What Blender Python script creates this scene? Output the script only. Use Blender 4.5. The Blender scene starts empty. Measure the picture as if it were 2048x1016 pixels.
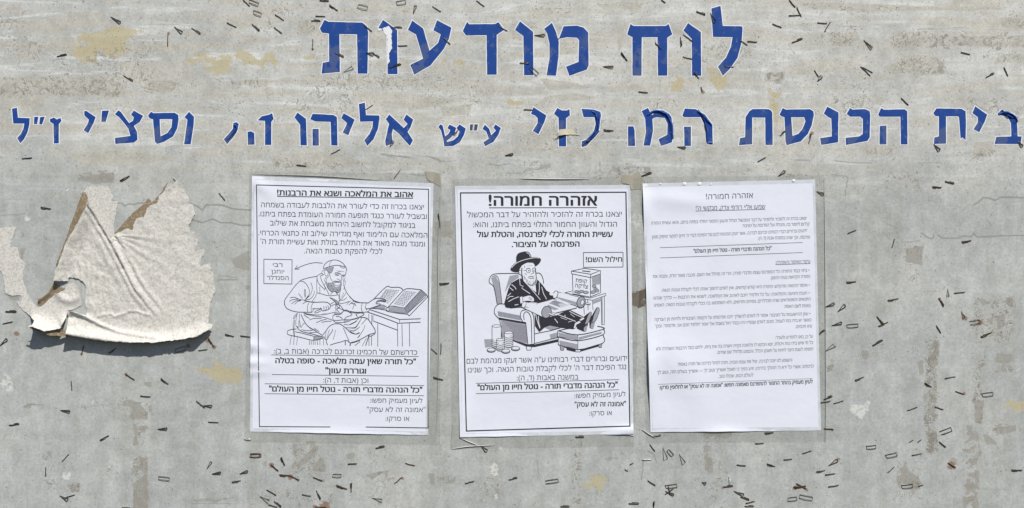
import bpy, bmesh, math, random
import numpy as np
from mathutils import Vector, geometry, noise as mnoise
random.seed(7)
rng = np.random.default_rng(11)
C = bpy.context.scene.collection
SC = bpy.context.scene

# ------------------------------------------------------------------ camera, sky, sun, exposure
S = 0.000585                      # metres of board per unit of the layout plan (plan: 2048 x 1016, y downwards)
Z0 = 1.5                          # height of the plan's centre above the ground
def W(px, py, h=0.0):
    return Vector(((px - 1024) * S, -h * S, Z0 - (py - 508) * S))

cam = bpy.data.cameras.new('camera'); cam.sensor_width = 36
DIST = 1.75
cam.lens = 36 * DIST / (2048 * S)
cam.clip_start = 0.05; cam.clip_end = 500
co = bpy.data.objects.new('camera', cam); C.objects.link(co)
co.location = (0, -DIST, Z0); co.rotation_euler = (math.radians(90), 0, 0)
SC.camera = co

SUN = Vector((-0.48, 1.0, -1.40)).normalized()          # the way the light travels
world = bpy.data.worlds.new("World"); SC.world = world
world.use_nodes = True
wn = world.node_tree
sky = wn.nodes.new('ShaderNodeTexSky'); sky.sky_type = 'NISHITA'; sky.sun_disc = False
sky.sun_elevation = math.asin(-SUN.z); sky.sun_rotation = math.atan2(-SUN.x, -SUN.y)
wn.nodes['Background'].inputs['Strength'].default_value = 0.065
wn.links.new(sky.outputs[0], wn.nodes['Background'].inputs['Color'])
sl = bpy.data.lights.new('sun', 'SUN'); sl.energy = 4.0; sl.angle = math.radians(0.53); sl.color = (1.0, 0.95, 0.87)
so = bpy.data.objects.new('sun', sl); C.objects.link(so)
so.rotation_euler = SUN.to_track_quat('-Z', 'Y').to_euler(); so.location = (0.6, -2, 4)
SC.view_settings.view_transform = 'Standard'; SC.view_settings.look = 'None'
SC.view_settings.gamma = 1; SC.view_settings.exposure = 0.28
SC.view_settings.use_curve_mapping = False

# ------------------------------------------------------------------ node helpers
class NT:
    def __init__(s, name):
        s.m = bpy.data.materials.new(name); s.m.use_nodes = True
        s.t = s.m.node_tree; s.t.nodes.clear()
        s.out = s.t.nodes.new('ShaderNodeOutputMaterial')
    def n(s, kind, **kw):
        nd = s.t.nodes.new(kind)
        for k, v in kw.items(): setattr(nd, k, v)
        return nd
    def set(s, sock, v):
        if isinstance(v, bpy.types.NodeSocket): s.t.links.new(v, sock)
        else: sock.default_value = v
    def math(s, op, a, b=0.0, clamp=False):
        nd = s.n('ShaderNodeMath', operation=op); nd.use_clamp = clamp
        s.set(nd.inputs[0], a); s.set(nd.inputs[1], b); return nd.outputs[0]
    def step(s, v, lo, hi, a=0.0, b=1.0):
        nd = s.n('ShaderNodeMapRange'); nd.interpolation_type = 'SMOOTHSTEP'
        s.set(nd.inputs[0], v); s.set(nd.inputs[1], lo); s.set(nd.inputs[2], hi); s.set(nd.inputs[3], a); s.set(nd.inputs[4], b)
        return nd.outputs[0]
    def mix(s, f, a, b, mode='MIX'):
        nd = s.n('ShaderNodeMix', data_type='RGBA', blend_type=mode)
        for k, v in ((0, f), (6, a), (7, b)):
            if isinstance(v, tuple) and len(v) == 3: v = (*v, 1)
            s.set(nd.inputs[k], v)
        return nd.outputs[2]
    def coords(s, scale=(1, 1, 1), obj=True):
        tc = s.n('ShaderNodeTexCoord'); mp = s.n('ShaderNodeMapping')
        k = 1 / (100 * S)
        mp.inputs['Scale'].default_value = tuple(c * k for c in scale)
        s.t.links.new(tc.outputs['Object'], mp.inputs[0]); return mp.outputs[0]
    def noise(s, vec, scale, detail=4, rough=0.55, dist=0.0):
        nd = s.n('ShaderNodeTexNoise'); s.set(nd.inputs['Vector'], vec)
        nd.inputs['Scale'].default_value = scale; nd.inputs['Detail'].default_value = detail
        nd.inputs['Roughness'].default_value = rough; nd.inputs['Distortion'].default_value = dist
        return nd.outputs['Fac']
    def voro(s, vec, scale, out='Distance', rand=1.0):
        nd = s.n('ShaderNodeTexVoronoi'); s.set(nd.inputs['Vector'], vec); nd.inputs['Scale'].default_value = scale
        nd.inputs['Randomness'].default_value = rand
        return nd.outputs[0], nd.outputs[1]
    def attr(s, name):
        nd = s.n('ShaderNodeAttribute', attribute_name=name); return nd.outputs['Fac']
    def bsdf(s, color, rough=0.6, spec=0.3, metal=0.0, bump=None, bstr=0.3, bdist=0.0005):
        b = s.n('ShaderNodeBsdfPrincipled')
        if isinstance(color, tuple) and len(color) == 3: color = (*color, 1)
        s.set(b.inputs['Base Color'], color); s.set(b.inputs['Roughness'], rough)
        s.set(b.inputs['Specular IOR Level'], spec); s.set(b.inputs['Metallic'], metal)
        if bump is not None:
            bp = s.n('ShaderNodeBump'); bp.inputs['Strength'].default_value = bstr; bp.inputs['Distance'].default_value = bdist
            s.set(bp.inputs['Height'], bump); s.t.links.new(bp.outputs[0], b.inputs['Normal'])
        s.t.links.new(b.outputs[0], s.out.inputs[0]); return b

# ------------------------------------------------------------------ materials
def board_material():
    t = NT('weathered_board')
    p = t.coords(); ph = t.coords((0.22, 1, 1.9)); pv = t.coords((1.9, 1, 0.22))
    warm = t.attr('warm')
    n_big = t.noise(p, 0.7, 4, 0.6); n_mid = t.noise(p, 3.2, 6, 0.65); n_fine = t.noise(p, 17, 8, 0.78)
    n_h = t.noise(ph, 2.2, 6, 0.62, 0.4); n_v = t.noise(pv, 2.0, 5, 0.6, 0.3)
    # two base tones: cool grey below, paler grey above
    f = t.math('ADD', t.math('MULTIPLY', warm, 0.75), t.math('MULTIPLY', t.math('SUBTRACT', n_big, 0.5), 1.6), True)
    c = t.mix(f, (0.400, 0.424, 0.426), (0.600, 0.612, 0.595))
    # streaky film, along the strips of tape that were put up here
    fh = t.math('MULTIPLY', t.step(t.math('ADD', n_h, t.math('MULTIPLY', t.math('SUBTRACT', n_fine, 0.5), 0.22)), 0.505, 0.535), t.math('MULTIPLY', t.attr('streak'), 0.6))
    c = t.mix(fh, c, (0.500, 0.475, 0.410))
    fp = t.math('MULTIPLY', t.step(t.math('ADD', n_h, t.math('MULTIPLY', t.math('SUBTRACT', n_fine, 0.5), 0.2)), 0.44, 0.40), t.math('MULTIPLY', t.attr('streak'), 0.7))
    c = t.mix(fp, c, (0.67, 0.685, 0.68))
    bz = t.math('ADD', t.attr('beige'), t.math('ADD', t.math('MULTIPLY', t.math('SUBTRACT', n_fine, 0.5), 0.8), t.math('MULTIPLY', t.math('SUBTRACT', n_mid, 0.5), 0.5)))
    c = t.mix(t.math('MULTIPLY', t.step(bz, 0.5, 0.58), 0.75), c, (0.470, 0.456, 0.405))
    # rectangles where sheets and tape hung
    c = t.mix(t.math('MULTIPLY', t.attr('tape'), 0.5), c, (0.58, 0.59, 0.575))
    c = t.mix(t.math('MULTIPLY', t.attr('taped'), 0.5), c, (0.335, 0.340, 0.315))
    # mottling
    low = t.math('SUBTRACT', 1.0, t.attr('streak'), True)
    c = t.mix(t.math('MULTIPLY', t.step(n_v, 0.52, 0.66), t.math('MULTIPLY', low, 0.40)), c, (0.53, 0.545, 0.545))
    c = t.mix(t.math('MULTIPLY', t.step(n_v, 0.47, 0.36), t.math('MULTIPLY', low, 0.35)), c, (0.355, 0.365, 0.345))
    c = t.mix(1.0, c, t.mix(t.step(n_mid, 0.30, 0.70), (0.89, 0.885, 0.875), (1.10, 1.10, 1.10)), 'MULTIPLY')
    c = t.mix(1.0, c, t.mix(t.step(n_fine, 0.33, 0.67), (0.86, 0.86, 0.855), (1.11, 1.11, 1.11)), 'MULTIPLY')
    n_grain = t.noise(p, 48, 4, 0.7)
    c = t.mix(1.0, c, t.mix(t.step(n_grain, 0.34, 0.66), (0.92, 0.92, 0.92), (1.07, 1.07, 1.07)), 'MULTIPLY')
    # yellowed glue
    yn = t.noise(p, 7.5, 8, 0.74, 0.6)
    ym = t.step(t.math('ADD', t.attr('yellow'), t.math('MULTIPLY', t.math('SUBTRACT', yn, 0.5), 2.0)), 0.48, 0.60)
    c = t.mix(t.math('MULTIPLY', ym, 0.72), c, t.mix(n_fine, (0.40, 0.335, 0.175), (0.56, 0.50, 0.31)))
    # brown-grey scraps of paper and glue, broken up
    bn = t.noise(p, 11.0, 8, 0.74, 0.9); bn2 = t.noise(p, 2.1, 3, 0.5)
    bl = t.noise(p, 4.6, 7, 0.66, 0.8)
    br = t.math('ADD', t.attr('brown'), t.math('MULTIPLY', t.math('SUBTRACT', bn2, 0.5), 0.7))
    bv = t.math('ADD', br, t.math('ADD', t.math('MULTIPLY', t.math('SUBTRACT', bl, 0.5), 2.2), t.math('MULTIPLY', t.math('SUBTRACT', bn, 0.5), 0.9)))
    bm = t.step(bv, 0.60, 0.635)
    halo = t.math('MULTIPLY', t.step(bv, 0.46, 0.60), t.math('MULTIPLY', t.step(t.attr('brown'), 0.1, 0.3), 0.30))
    c = t.mix(halo, c, (0.60, 0.60, 0.575))
    c = t.mix(t.math('MULTIPLY', bm, 0.72), c, t.mix(n_mid, (0.235, 0.220, 0.190), (0.345, 0.330, 0.290)))
    pv_ = t.math('ADD', t.attr('patch'), t.math('ADD', t.math('MULTIPLY', t.math('SUBTRACT', bn, 0.5), 1.0), t.math('MULTIPLY', t.math('SUBTRACT', bl, 0.5), 0.9)))
    pk = t.math('MULTIPLY', t.step(pv_, 0.58, 0.63), t.step(t.attr('patch'), 0.12, 0.3))
    c = t.mix(t.math('MULTIPLY', pk, 0.68), c, t.mix(n_fine, (0.225, 0.215, 0.190), (0.355, 0.345, 0.310)))
    # fine dark flecks, where a printed sheet tore into crumbs
    sk = t.noise(p, 17, 6, 0.75, 1.1); sk2 = t.noise(p, 3.4, 3, 0.6)
    sm = t.step(t.math('ADD', t.math('ADD', t.attr('fleck'), t.math('MULTIPLY', t.math('SUBTRACT', sk2, 0.5), 0.9)), t.math('MULTIPLY', t.math('SUBTRACT', sk, 0.5), 2.4)), 0.62, 0.70)
    c = t.mix(t.math('MULTIPLY', sm, 0.78), c, t.mix(n_fine, (0.135, 0.125, 0.105), (0.28, 0.262, 0.225)))
    # torn glue outlines: thin wriggling contour lines
    ln = t.noise(p, 5.0, 5, 0.6, 1.2)
    lm = t.math('ABSOLUTE', t.math('SUBTRACT', ln, 0.5))
    lm = t.step(lm, 0.030, 0.006)
    lm = t.math('MULTIPLY', lm, t.step(t.math('ADD', t.math('ADD', t.attr('wrig'), t.math('MULTIPLY', t.attr('beige'), 0.22)), t.math('MULTIPLY', t.math('SUBTRACT', n_mid, 0.5), 1.5)), 0.45, 0.62))
    c = t.mix(t.math('MULTIPLY', lm, 0.72), c, (0.17, 0.163, 0.142))
    # pale paper fluff
    pn = t.noise(p, 9, 6, 0.7, 0.6)
    pm = t.step(t.math('ADD', t.attr('pale'), t.math('MULTIPLY', t.math('SUBTRACT', pn, 0.5), 1.3)), 0.5, 0.62)
    c = t.mix(t.math('MULTIPLY', pm, 0.8), c, (0.66, 0.665, 0.65))
    # staple holes and specks in three sizes
    dn = t.n('ShaderNodeTexNoise'); t.set(dn.inputs['Vector'], p); dn.inputs['Scale'].default_value = 16; dn.inputs['Detail'].default_value = 3
    dv = t.n('ShaderNodeVectorMath', operation='MULTIPLY_ADD'); t.set(dv.inputs[0], dn.outputs['Color']); dv.inputs[1].default_value = (0.07, 0.07, 0.07); t.set(dv.inputs[2], p)
    pd = dv.outputs[0]
    holes = None
    for sc, r, th, k in ((7.5, 0.16, 0.62, 0.85), (13.0, 0.20, 0.62, 0.80), (24.0, 0.24, 0.60, 0.65)):
        d, col = t.voro(pd, sc)
        sep = t.n('ShaderNodeSeparateColor'); t.t.links.new(col, sep.inputs[0])
        has = t.step(t.math('ADD', sep.outputs[0], t.math('MULTIPLY', t.math('SUBTRACT', t.attr('holes'), 0.5), 0.62)), th, th + 0.02)
        rad = t.math('MULTIPLY', sep.outputs[1], r)
        h = t.math('MULTIPLY', t.step(t.math('SUBTRACT', d, rad), 0.03, -0.01), t.math('MULTIPLY', has, k))
        holes = h if holes is None else t.math('MAXIMUM', holes, h)
    c = t.mix(holes, c, (0.085, 0.080, 0.070))
    # little dark crumbs of torn glue
    cr = t.noise(p, 22, 3, 0.6, 0.8)
    cm = t.math('MULTIPLY', t.step(cr, 0.60, 0.66), t.step(t.math('ADD', t.attr('wrig'), t.math('MULTIPLY', t.math('SUBTRACT', n_mid, 0.5), 1.2)), 0.40, 0.8))
    c = t.mix(t.math('MULTIPLY', cm, 0.72), c, (0.15, 0.145, 0.125))
    ck = t.step(t.attr('crack'), 0.35, 0.8)
    c = t.mix(t.math('MULTIPLY', ck, 0.65), c, (0.20, 0.20, 0.185))
    rn = t.noise(p, 12, 5, 0.7)
    rm = t.step(t.math('ADD', t.attr('rust'), t.math('MULTIPLY', t.math('SUBTRACT', rn, 0.5), 1.3)), 0.5, 0.75)
    c = t.mix(t.math('MULTIPLY', rm, 0.75), c, (0.20, 0.105, 0.045))
    bare = t.step(t.math('ADD', t.attr('bare'), t.math('MULTIPLY', t.math('SUBTRACT', bn, 0.5), 1.6)), 0.5, 0.58)
    c = t.mix(bare, c, (0.115, 0.088, 0.062))
    hgt = t.math('SUBTRACT', t.math('ADD', t.math('MULTIPLY', n_fine, 0.35), t.math('ADD', t.math('MULTIPLY', bm, 0.35), t.math('MULTIPLY', n_mid, 0.4))), t.math('MULTIPLY', holes, 0.9))
    hgt = t.math('ADD', hgt, t.math('MULTIPLY', lm, -0.4))
    t.bsdf(c, t.step(n_mid, 0.3, 0.7, 0.48, 0.68), 0.35, 0, hgt, 0.32, 0.0006)
    return t.m

def vinyl_material():
    t = NT('blue_vinyl'); p = t.coords()
    a = t.noise(p, 2.6, 4, 0.6); b = t.noise(p, 9, 6, 0.7, 0.6); d = t.noise(p, 1.1, 2, 0.5)
    c = t.mix(a, (0.008, 0.040, 0.205), (0.016, 0.078, 0.345))
    m = t.math('MULTIPLY', t.step(a, 0.535, 0.56), t.step(d, 0.42, 0.6, 0.10, 0.50))
    c = t.mix(m, c, (0.105, 0.130, 0.205))
    c = t.mix(t.math('MULTIPLY', t.step(b, 0.625, 0.66), 0.6), c, (0.25, 0.29, 0.38))
    t.bsdf(c, 0.5, 0.25, 0, b, 0.3, 0.0004); return t.m

def plain(name, col, rough=0.6, spec=0.3, metal=0.0, var=0.12, sc=8.0):
    t = NT(name); p = t.coords(); a = t.noise(p, sc, 5, 0.6)
    lo = tuple(x * (1 - var) for x in col); hi = tuple(min(1, x * (1 + var)) for x in col)
    t.bsdf(t.mix(a, lo, hi), rough, spec, metal, a, 0.2, 0.0003); return t.m

def paper_material():
    t = NT('printer_paper'); p = t.coords()
    a = t.noise(p, 1.3, 3, 0.5); b = t.noise(p, 30, 3, 0.5)
    c = t.mix(a, (0.700, 0.735, 0.840), (0.750, 0.785, 0.880))
    bs = t.bsdf(c, 0.45, 0.35, 0, t.math('ADD', t.math('ADD', t.math('MULTIPLY', a, 1.0), t.math('MULTIPLY', t.noise(p, 3.3, 2, 0.5, 0.8), 0.30)), t.math('MULTIPLY', b, 0.02)), 0.26, 0.0026); return t.m

def torn_material():
    t = NT('old_poster_paper'); p = t.coords()
    a = t.noise(p, 2.0, 5, 0.6); b = t.noise(p, 26, 7, 0.78, 0.4); g = t.noise(p, 34, 4, 0.6)
    c = t.mix(a, (0.610, 0.595, 0.555), (0.725, 0.715, 0.685))
    c = t.mix(t.math('MULTIPLY', t.step(b, 0.46, 0.60), 0.60), c, (0.360, 0.350, 0.325))
    d, col = t.voro(p, 11.0)
    sep = t.n('ShaderNodeSeparateColor'); t.t.links.new(col, sep.inputs[0])
    sp = t.math('MULTIPLY', t.step(d, 0.11, 0.05), t.step(sep.outputs[0], 0.80, 0.82))
    c = t.mix(t.math('MULTIPLY', sp, 0.7), c, (0.12, 0.11, 0.09))
    t.bsdf(c, 0.8, 0.15, 0, t.math('ADD', b, t.math('MULTIPLY', g, 0.4)), 0.55, 0.0012); return t.m

def kraft_material():
    t = NT('brown_poster_back'); p = t.coords()
    a = t.noise(p, 6, 6, 0.65); b = t.noise(p, 18, 5, 0.7)
    c = t.mix(a, (0.17, 0.125, 0.075), (0.33, 0.265, 0.18))
    c = t.mix(t.math('MULTIPLY', t.step(b, 0.50, 0.62), 0.6), c, (0.46, 0.41, 0.33))
    t.bsdf(c, 0.85, 0.1, 0, b, 0.5, 0.001); return t.m

def clear_material():
    t = NT('clear_plastic'); p = t.coords()
    a = t.noise(p, 3, 4, 0.6, 0.5)
    tr = t.n('ShaderNodeBsdfTransparent'); t.set(tr.inputs[0], (0.945, 0.95, 0.94, 1))
    gl = t.n('ShaderNodeBsdfPrincipled'); gl.inputs['Base Color'].default_value = (0.5, 0.51, 0.50, 1); gl.inputs['Roughness'].default_value = 0.22
    bp = t.n('ShaderNodeBump'); bp.inputs['Strength'].default_value = 0.5; bp.inputs['Distance'].default_value = 0.002
    t.set(bp.inputs['Height'], a); t.t.links.new(bp.outputs[0], gl.inputs['Normal'])
    mx = t.n('ShaderNodeMixShader'); t.set(mx.inputs[0], t.step(a, 0.35, 0.75, 0.05, 0.22))
    t.t.links.new(tr.outputs[0], mx.inputs[1]); t.t.links.new(gl.outputs[0], mx.inputs[2]); t.t.links.new(mx.outputs[0], t.out.inputs[0])
    return t.m

M = dict(slate=plain('faded_vinyl', (0.060, 0.080, 0.115), 0.5), board=board_material(), blue=vinyl_material(), rim=plain('pale_halo_edge', (0.80, 0.82, 0.86), 0.5, 0.3, 0, 0.04),
         paper=paper_material(), torn=torn_material(), kraft=kraft_material(), clear=clear_material(),
         ink=plain('printer_ink', (0.030, 0.030, 0.040), 0.55, 0.25, 0, 0.15), greyink=plain('printer_ink_grey', (0.33, 0.34, 0.40), 0.55, 0.25, 0, 0.25, 30),
         thin=plain('printer_ink_thin', (0.075, 0.078, 0.10), 0.55, 0.25, 0, 0.15),
         faint=plain('printer_ink_small', (0.115, 0.118, 0.140), 0.55, 0.25, 0, 0.15),
         bare=plain('unprinted_paper', (0.720, 0.752, 0.845), 0.5, 0.3, 0, 0.02),
         steel=plain('blackened_wire', (0.085, 0.070, 0.050), 0.42, 0.5, 0.6, 0.5, 20),
         rusty=plain('rusty_wire', (0.085, 0.048, 0.026), 0.75, 0.3, 0.1, 0.5, 20),
         bright=plain('bright_wire', (0.52, 0.52, 0.50), 0.35, 0.5, 0.3, 0.1, 20),
         crease=plain('plastic_crease', (0.58, 0.59, 0.585), 0.25, 0.5, 0, 0.08),
         tape=plain('brown_tape', (0.36, 0.34, 0.28), 0.35, 0.5, 0, 0.15),
         sand=plain('beige_tape', (0.60, 0.55, 0.43), 0.4, 0.4, 0, 0.15),
         white=plain('white_residue', (0.76, 0.78, 0.80), 0.6, 0.3, 0, 0.05),
         back=plain('board_back', (0.25, 0.26, 0.26), 0.6))

# ------------------------------------------------------------------ mesh helpers
def link(name, me, parent=None):
    o = bpy.data.objects.new(name, me); C.objects.link(o)
    if parent is not None: o.parent = parent
    return o
class MB:
    """collects faces in plan coordinates (px, py, h) and builds one mesh object round an origin"""
    def __init__(s): s.v = []; s.f = []; s.m = []; s.mats = []
    def mat(s, m):
        if m not in s.mats: s.mats.append(m)
        return s.mats.index(m)
    def add(s, verts, faces, m):
        k = len(s.v); s.v += verts; i = s.mat(m)
        for f in faces: s.f.append([a + k for a in f]); s.m.append(i)
    def build(s, name, origin, parent=None, smooth=False, world_parent=None):
        o0 = W(*origin) if len(origin) == 3 else W(*origin, 0)
        me = bpy.data.meshes.new(name)
        me.from_pydata([W(*v) - o0 for v in s.v], [], s.f)
        for m in s.mats: me.materials.append(m)
        me.polygons.foreach_set('material_index', s.m)
        if smooth: me.polygons.foreach_set('use_smooth', [True] * len(s.f))
        me.update()
        o = link(name, me, parent)
        o.location = o0 - (parent.location if parent is not None else Vector())
        return o
def tag(o, label=None, cat=None, group=None, kind=None):
    if label: o['label'] = label
    if cat: o['category'] = cat
    if group: o['group'] = group
    if kind: o['kind'] = kind
    return o
def smooth_line(pts, n=5):
    if len(pts) < 3: return [Vector(p) for p in pts]
    P = [Vector(p) for p in pts]; out = []
    for i in range(len(P) - 1):
        a = P[max(i - 1, 0)]; b = P[i]; c = P[i + 1]; d = P[min(i + 2, len(P) - 1)]
        for k in range(n):
            t = k / n
            out.append(0.5 * ((2 * b) + (c - a) * t + (2 * a - 5 * b + 4 * c - d) * t * t + (3 * b - a - 3 * c + d) * t ** 3))
    out.append(P[-1]); return out
def ribbon(mb, pts, w, hf, m, taper=False):
    """flat stroke of width w along pts; hf(x, y) is its height"""
    P = [Vector((p[0], p[1])) for p in pts]
    P = [p for i, p in enumerate(P) if i == 0 or (p - P[i - 1]).length > 1e-4]
    if len(P) < 2: return
    vs = []
    for i, p in enumerate(P):
        d = (P[min(i + 1, len(P) - 1)] - P[max(i - 1, 0)]).normalized()
        n = Vector((-d.y, d.x)) * w / 2
        if taper: n *= 0.35 + 0.65 * math.sin(math.pi * (0.12 + 0.76 * i / (len(P) - 1)))
        for q in (p + n, p - n): vs.append((q.x, q.y, hf(q.x, q.y)))
    fs = [(2 * i, 2 * i + 1, 2 * i + 3, 2 * i + 2) for i in range(len(P) - 1)]
    mb.add(vs, fs, m)
def subdiv(a, b, step=8):
    a, b = Vector(a), Vector(b); n = max(1, int((b - a).length / step))
    return [a.lerp(b, i / n) for i in range(n + 1)]
def winding(ctr, loop):
    O = np.array(loop, float); a, b = O, np.roll(O, -1, 0); cx, cy = ctr[:, :1], ctr[:, 1:]
    side = (b[:, 0] - a[:, 0]) * (cy - a[:, 1]) - (cx - a[:, 0]) * (b[:, 1] - a[:, 1])
    return ((a[:, 1] <= cy) & (b[:, 1] > cy) & (side > 0)).sum(1) - ((a[:, 1] > cy) & (b[:, 1] <= cy) & (side < 0)).sum(1)
def fill(mb, poly, hf, m, holes=()):
    """fill an outline without ever laying one face over another, even where the outline crosses itself"""
    vs, es = [], []
    for l in (poly, *holes):
        k = len(vs); vs += [Vector((p[0], p[1])) for p in l]; es += [(k + i, k + (i + 1) % len(l)) for i in range(len(l))]
    v, e, f, *_ = geometry.delaunay_2d_cdt(vs, es, [], 0, 1e-5)
    if not f: return
    P = np.array([(q.x, q.y) for q in v]); F = np.array([tuple(t) for t in f]); ctr = P[F].mean(1)
    keep = winding(ctr, poly) != 0
    for h in holes: keep &= winding(ctr, h) == 0
    mb.add([(x, y, hf(x, y)) for x, y in P], [tuple(int(q) for q in t) for t in F[keep]], m)
def tube(mb, pts, r, m, sides=6, closed=False):
    """round wire through (px, py, h) points"""
    P = [Vector(p) for p in pts]; n = len(P); base = len(mb.v); vs = []; fs = []
    for i, p in enumerate(P):
        a = P[(i - 1) % n] if closed else P[max(i - 1, 0)]; b = P[(i + 1) % n] if closed else P[min(i + 1, n - 1)]
        d = (b - a).normalized(); u = d.cross(Vector((0, 0, 1)))
        u = u.normalized() if u.length > 1e-3 else Vector((1, 0, 0)); v = d.cross(u)
        for k in range(sides):
            q = 2 * math.pi * k / sides; vs.append(tuple(p + (u * math.cos(q) + v * math.sin(q)) * r))
    for i in range(n if closed else n - 1):
        j = (i + 1) % n
        for k in range(sides):
            l = (k + 1) % sides; fs.append((i * sides + k, i * sides + l, j * sides + l, j * sides + k))
    if not closed: fs += [tuple(range(sides))[::-1], tuple((n - 1) * sides + k for k in range(sides))]
    mb.add(vs, fs, m)
def area(poly): return sum(a[0] * b[1] - b[0] * a[1] for a, b in zip(poly, poly[1:] + poly[:1])) / 2
def offset(poly, d):
    sg = 1 if area(poly) > 0 else -1; out = []; n = len(poly)
    for i in range(n):
        p = Vector(poly[i]); a = (p - Vector(poly[i - 1])).normalized(); b = (Vector(poly[(i + 1) % n]) - p).normalized()
        na = Vector((a.y, -a.x)) * sg; nb = Vector((b.y, -b.x)) * sg; m = na + nb
        if m.length < 0.3: m = na
        m.normalize(); k = d / max(0.45, m.dot(na)); q = p + m * k; out.append((q.x, q.y))
    return out
def rough(poly, step=6, amp=0.5, seed=0):
    r = random.Random(seed); out = []; n = len(poly)
    for i in range(n):
        a = Vector(poly[i]); b = Vector(poly[(i + 1) % n]); L = (b - a).length; k = max(1, int(L / step))
        nn = Vector((-(b - a).y, (b - a).x)).normalized() if L > 0 else Vector((0, 0))
        for j in range(k):
            q = a.lerp(b, j / k)
            if j: q += nn * r.uniform(-amp, amp)
            out.append((q.x, q.y))
    return out
Zm = 520 / 1554; Zb = 520 / 1484
FR = {1: (0, 0, Zm), 2: (510, 0, Zm), 3: (1020, 0, Zm), 4: (1528, 0, Zm), 5: (0, 330, Zm), 6: (0, 660, Zb), 7: (1528, 330, Zm), 8: (1528, 660, Zb),
      'B1': (500, 840, 520 / 2048), 'B2': (1010, 840, 520 / 2048), 'C': (840, 300, 600 / 1016), 'D': (1230, 320, 560 / 1016),
      'E1': (500, 290, 520 / 2048), 'E2': (1010, 290, 520 / 2048)}
def fr(k, pts):
    ox, oy, s = FR[k]; return [(ox + x * s, oy + y * s) for x, y in pts]

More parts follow.
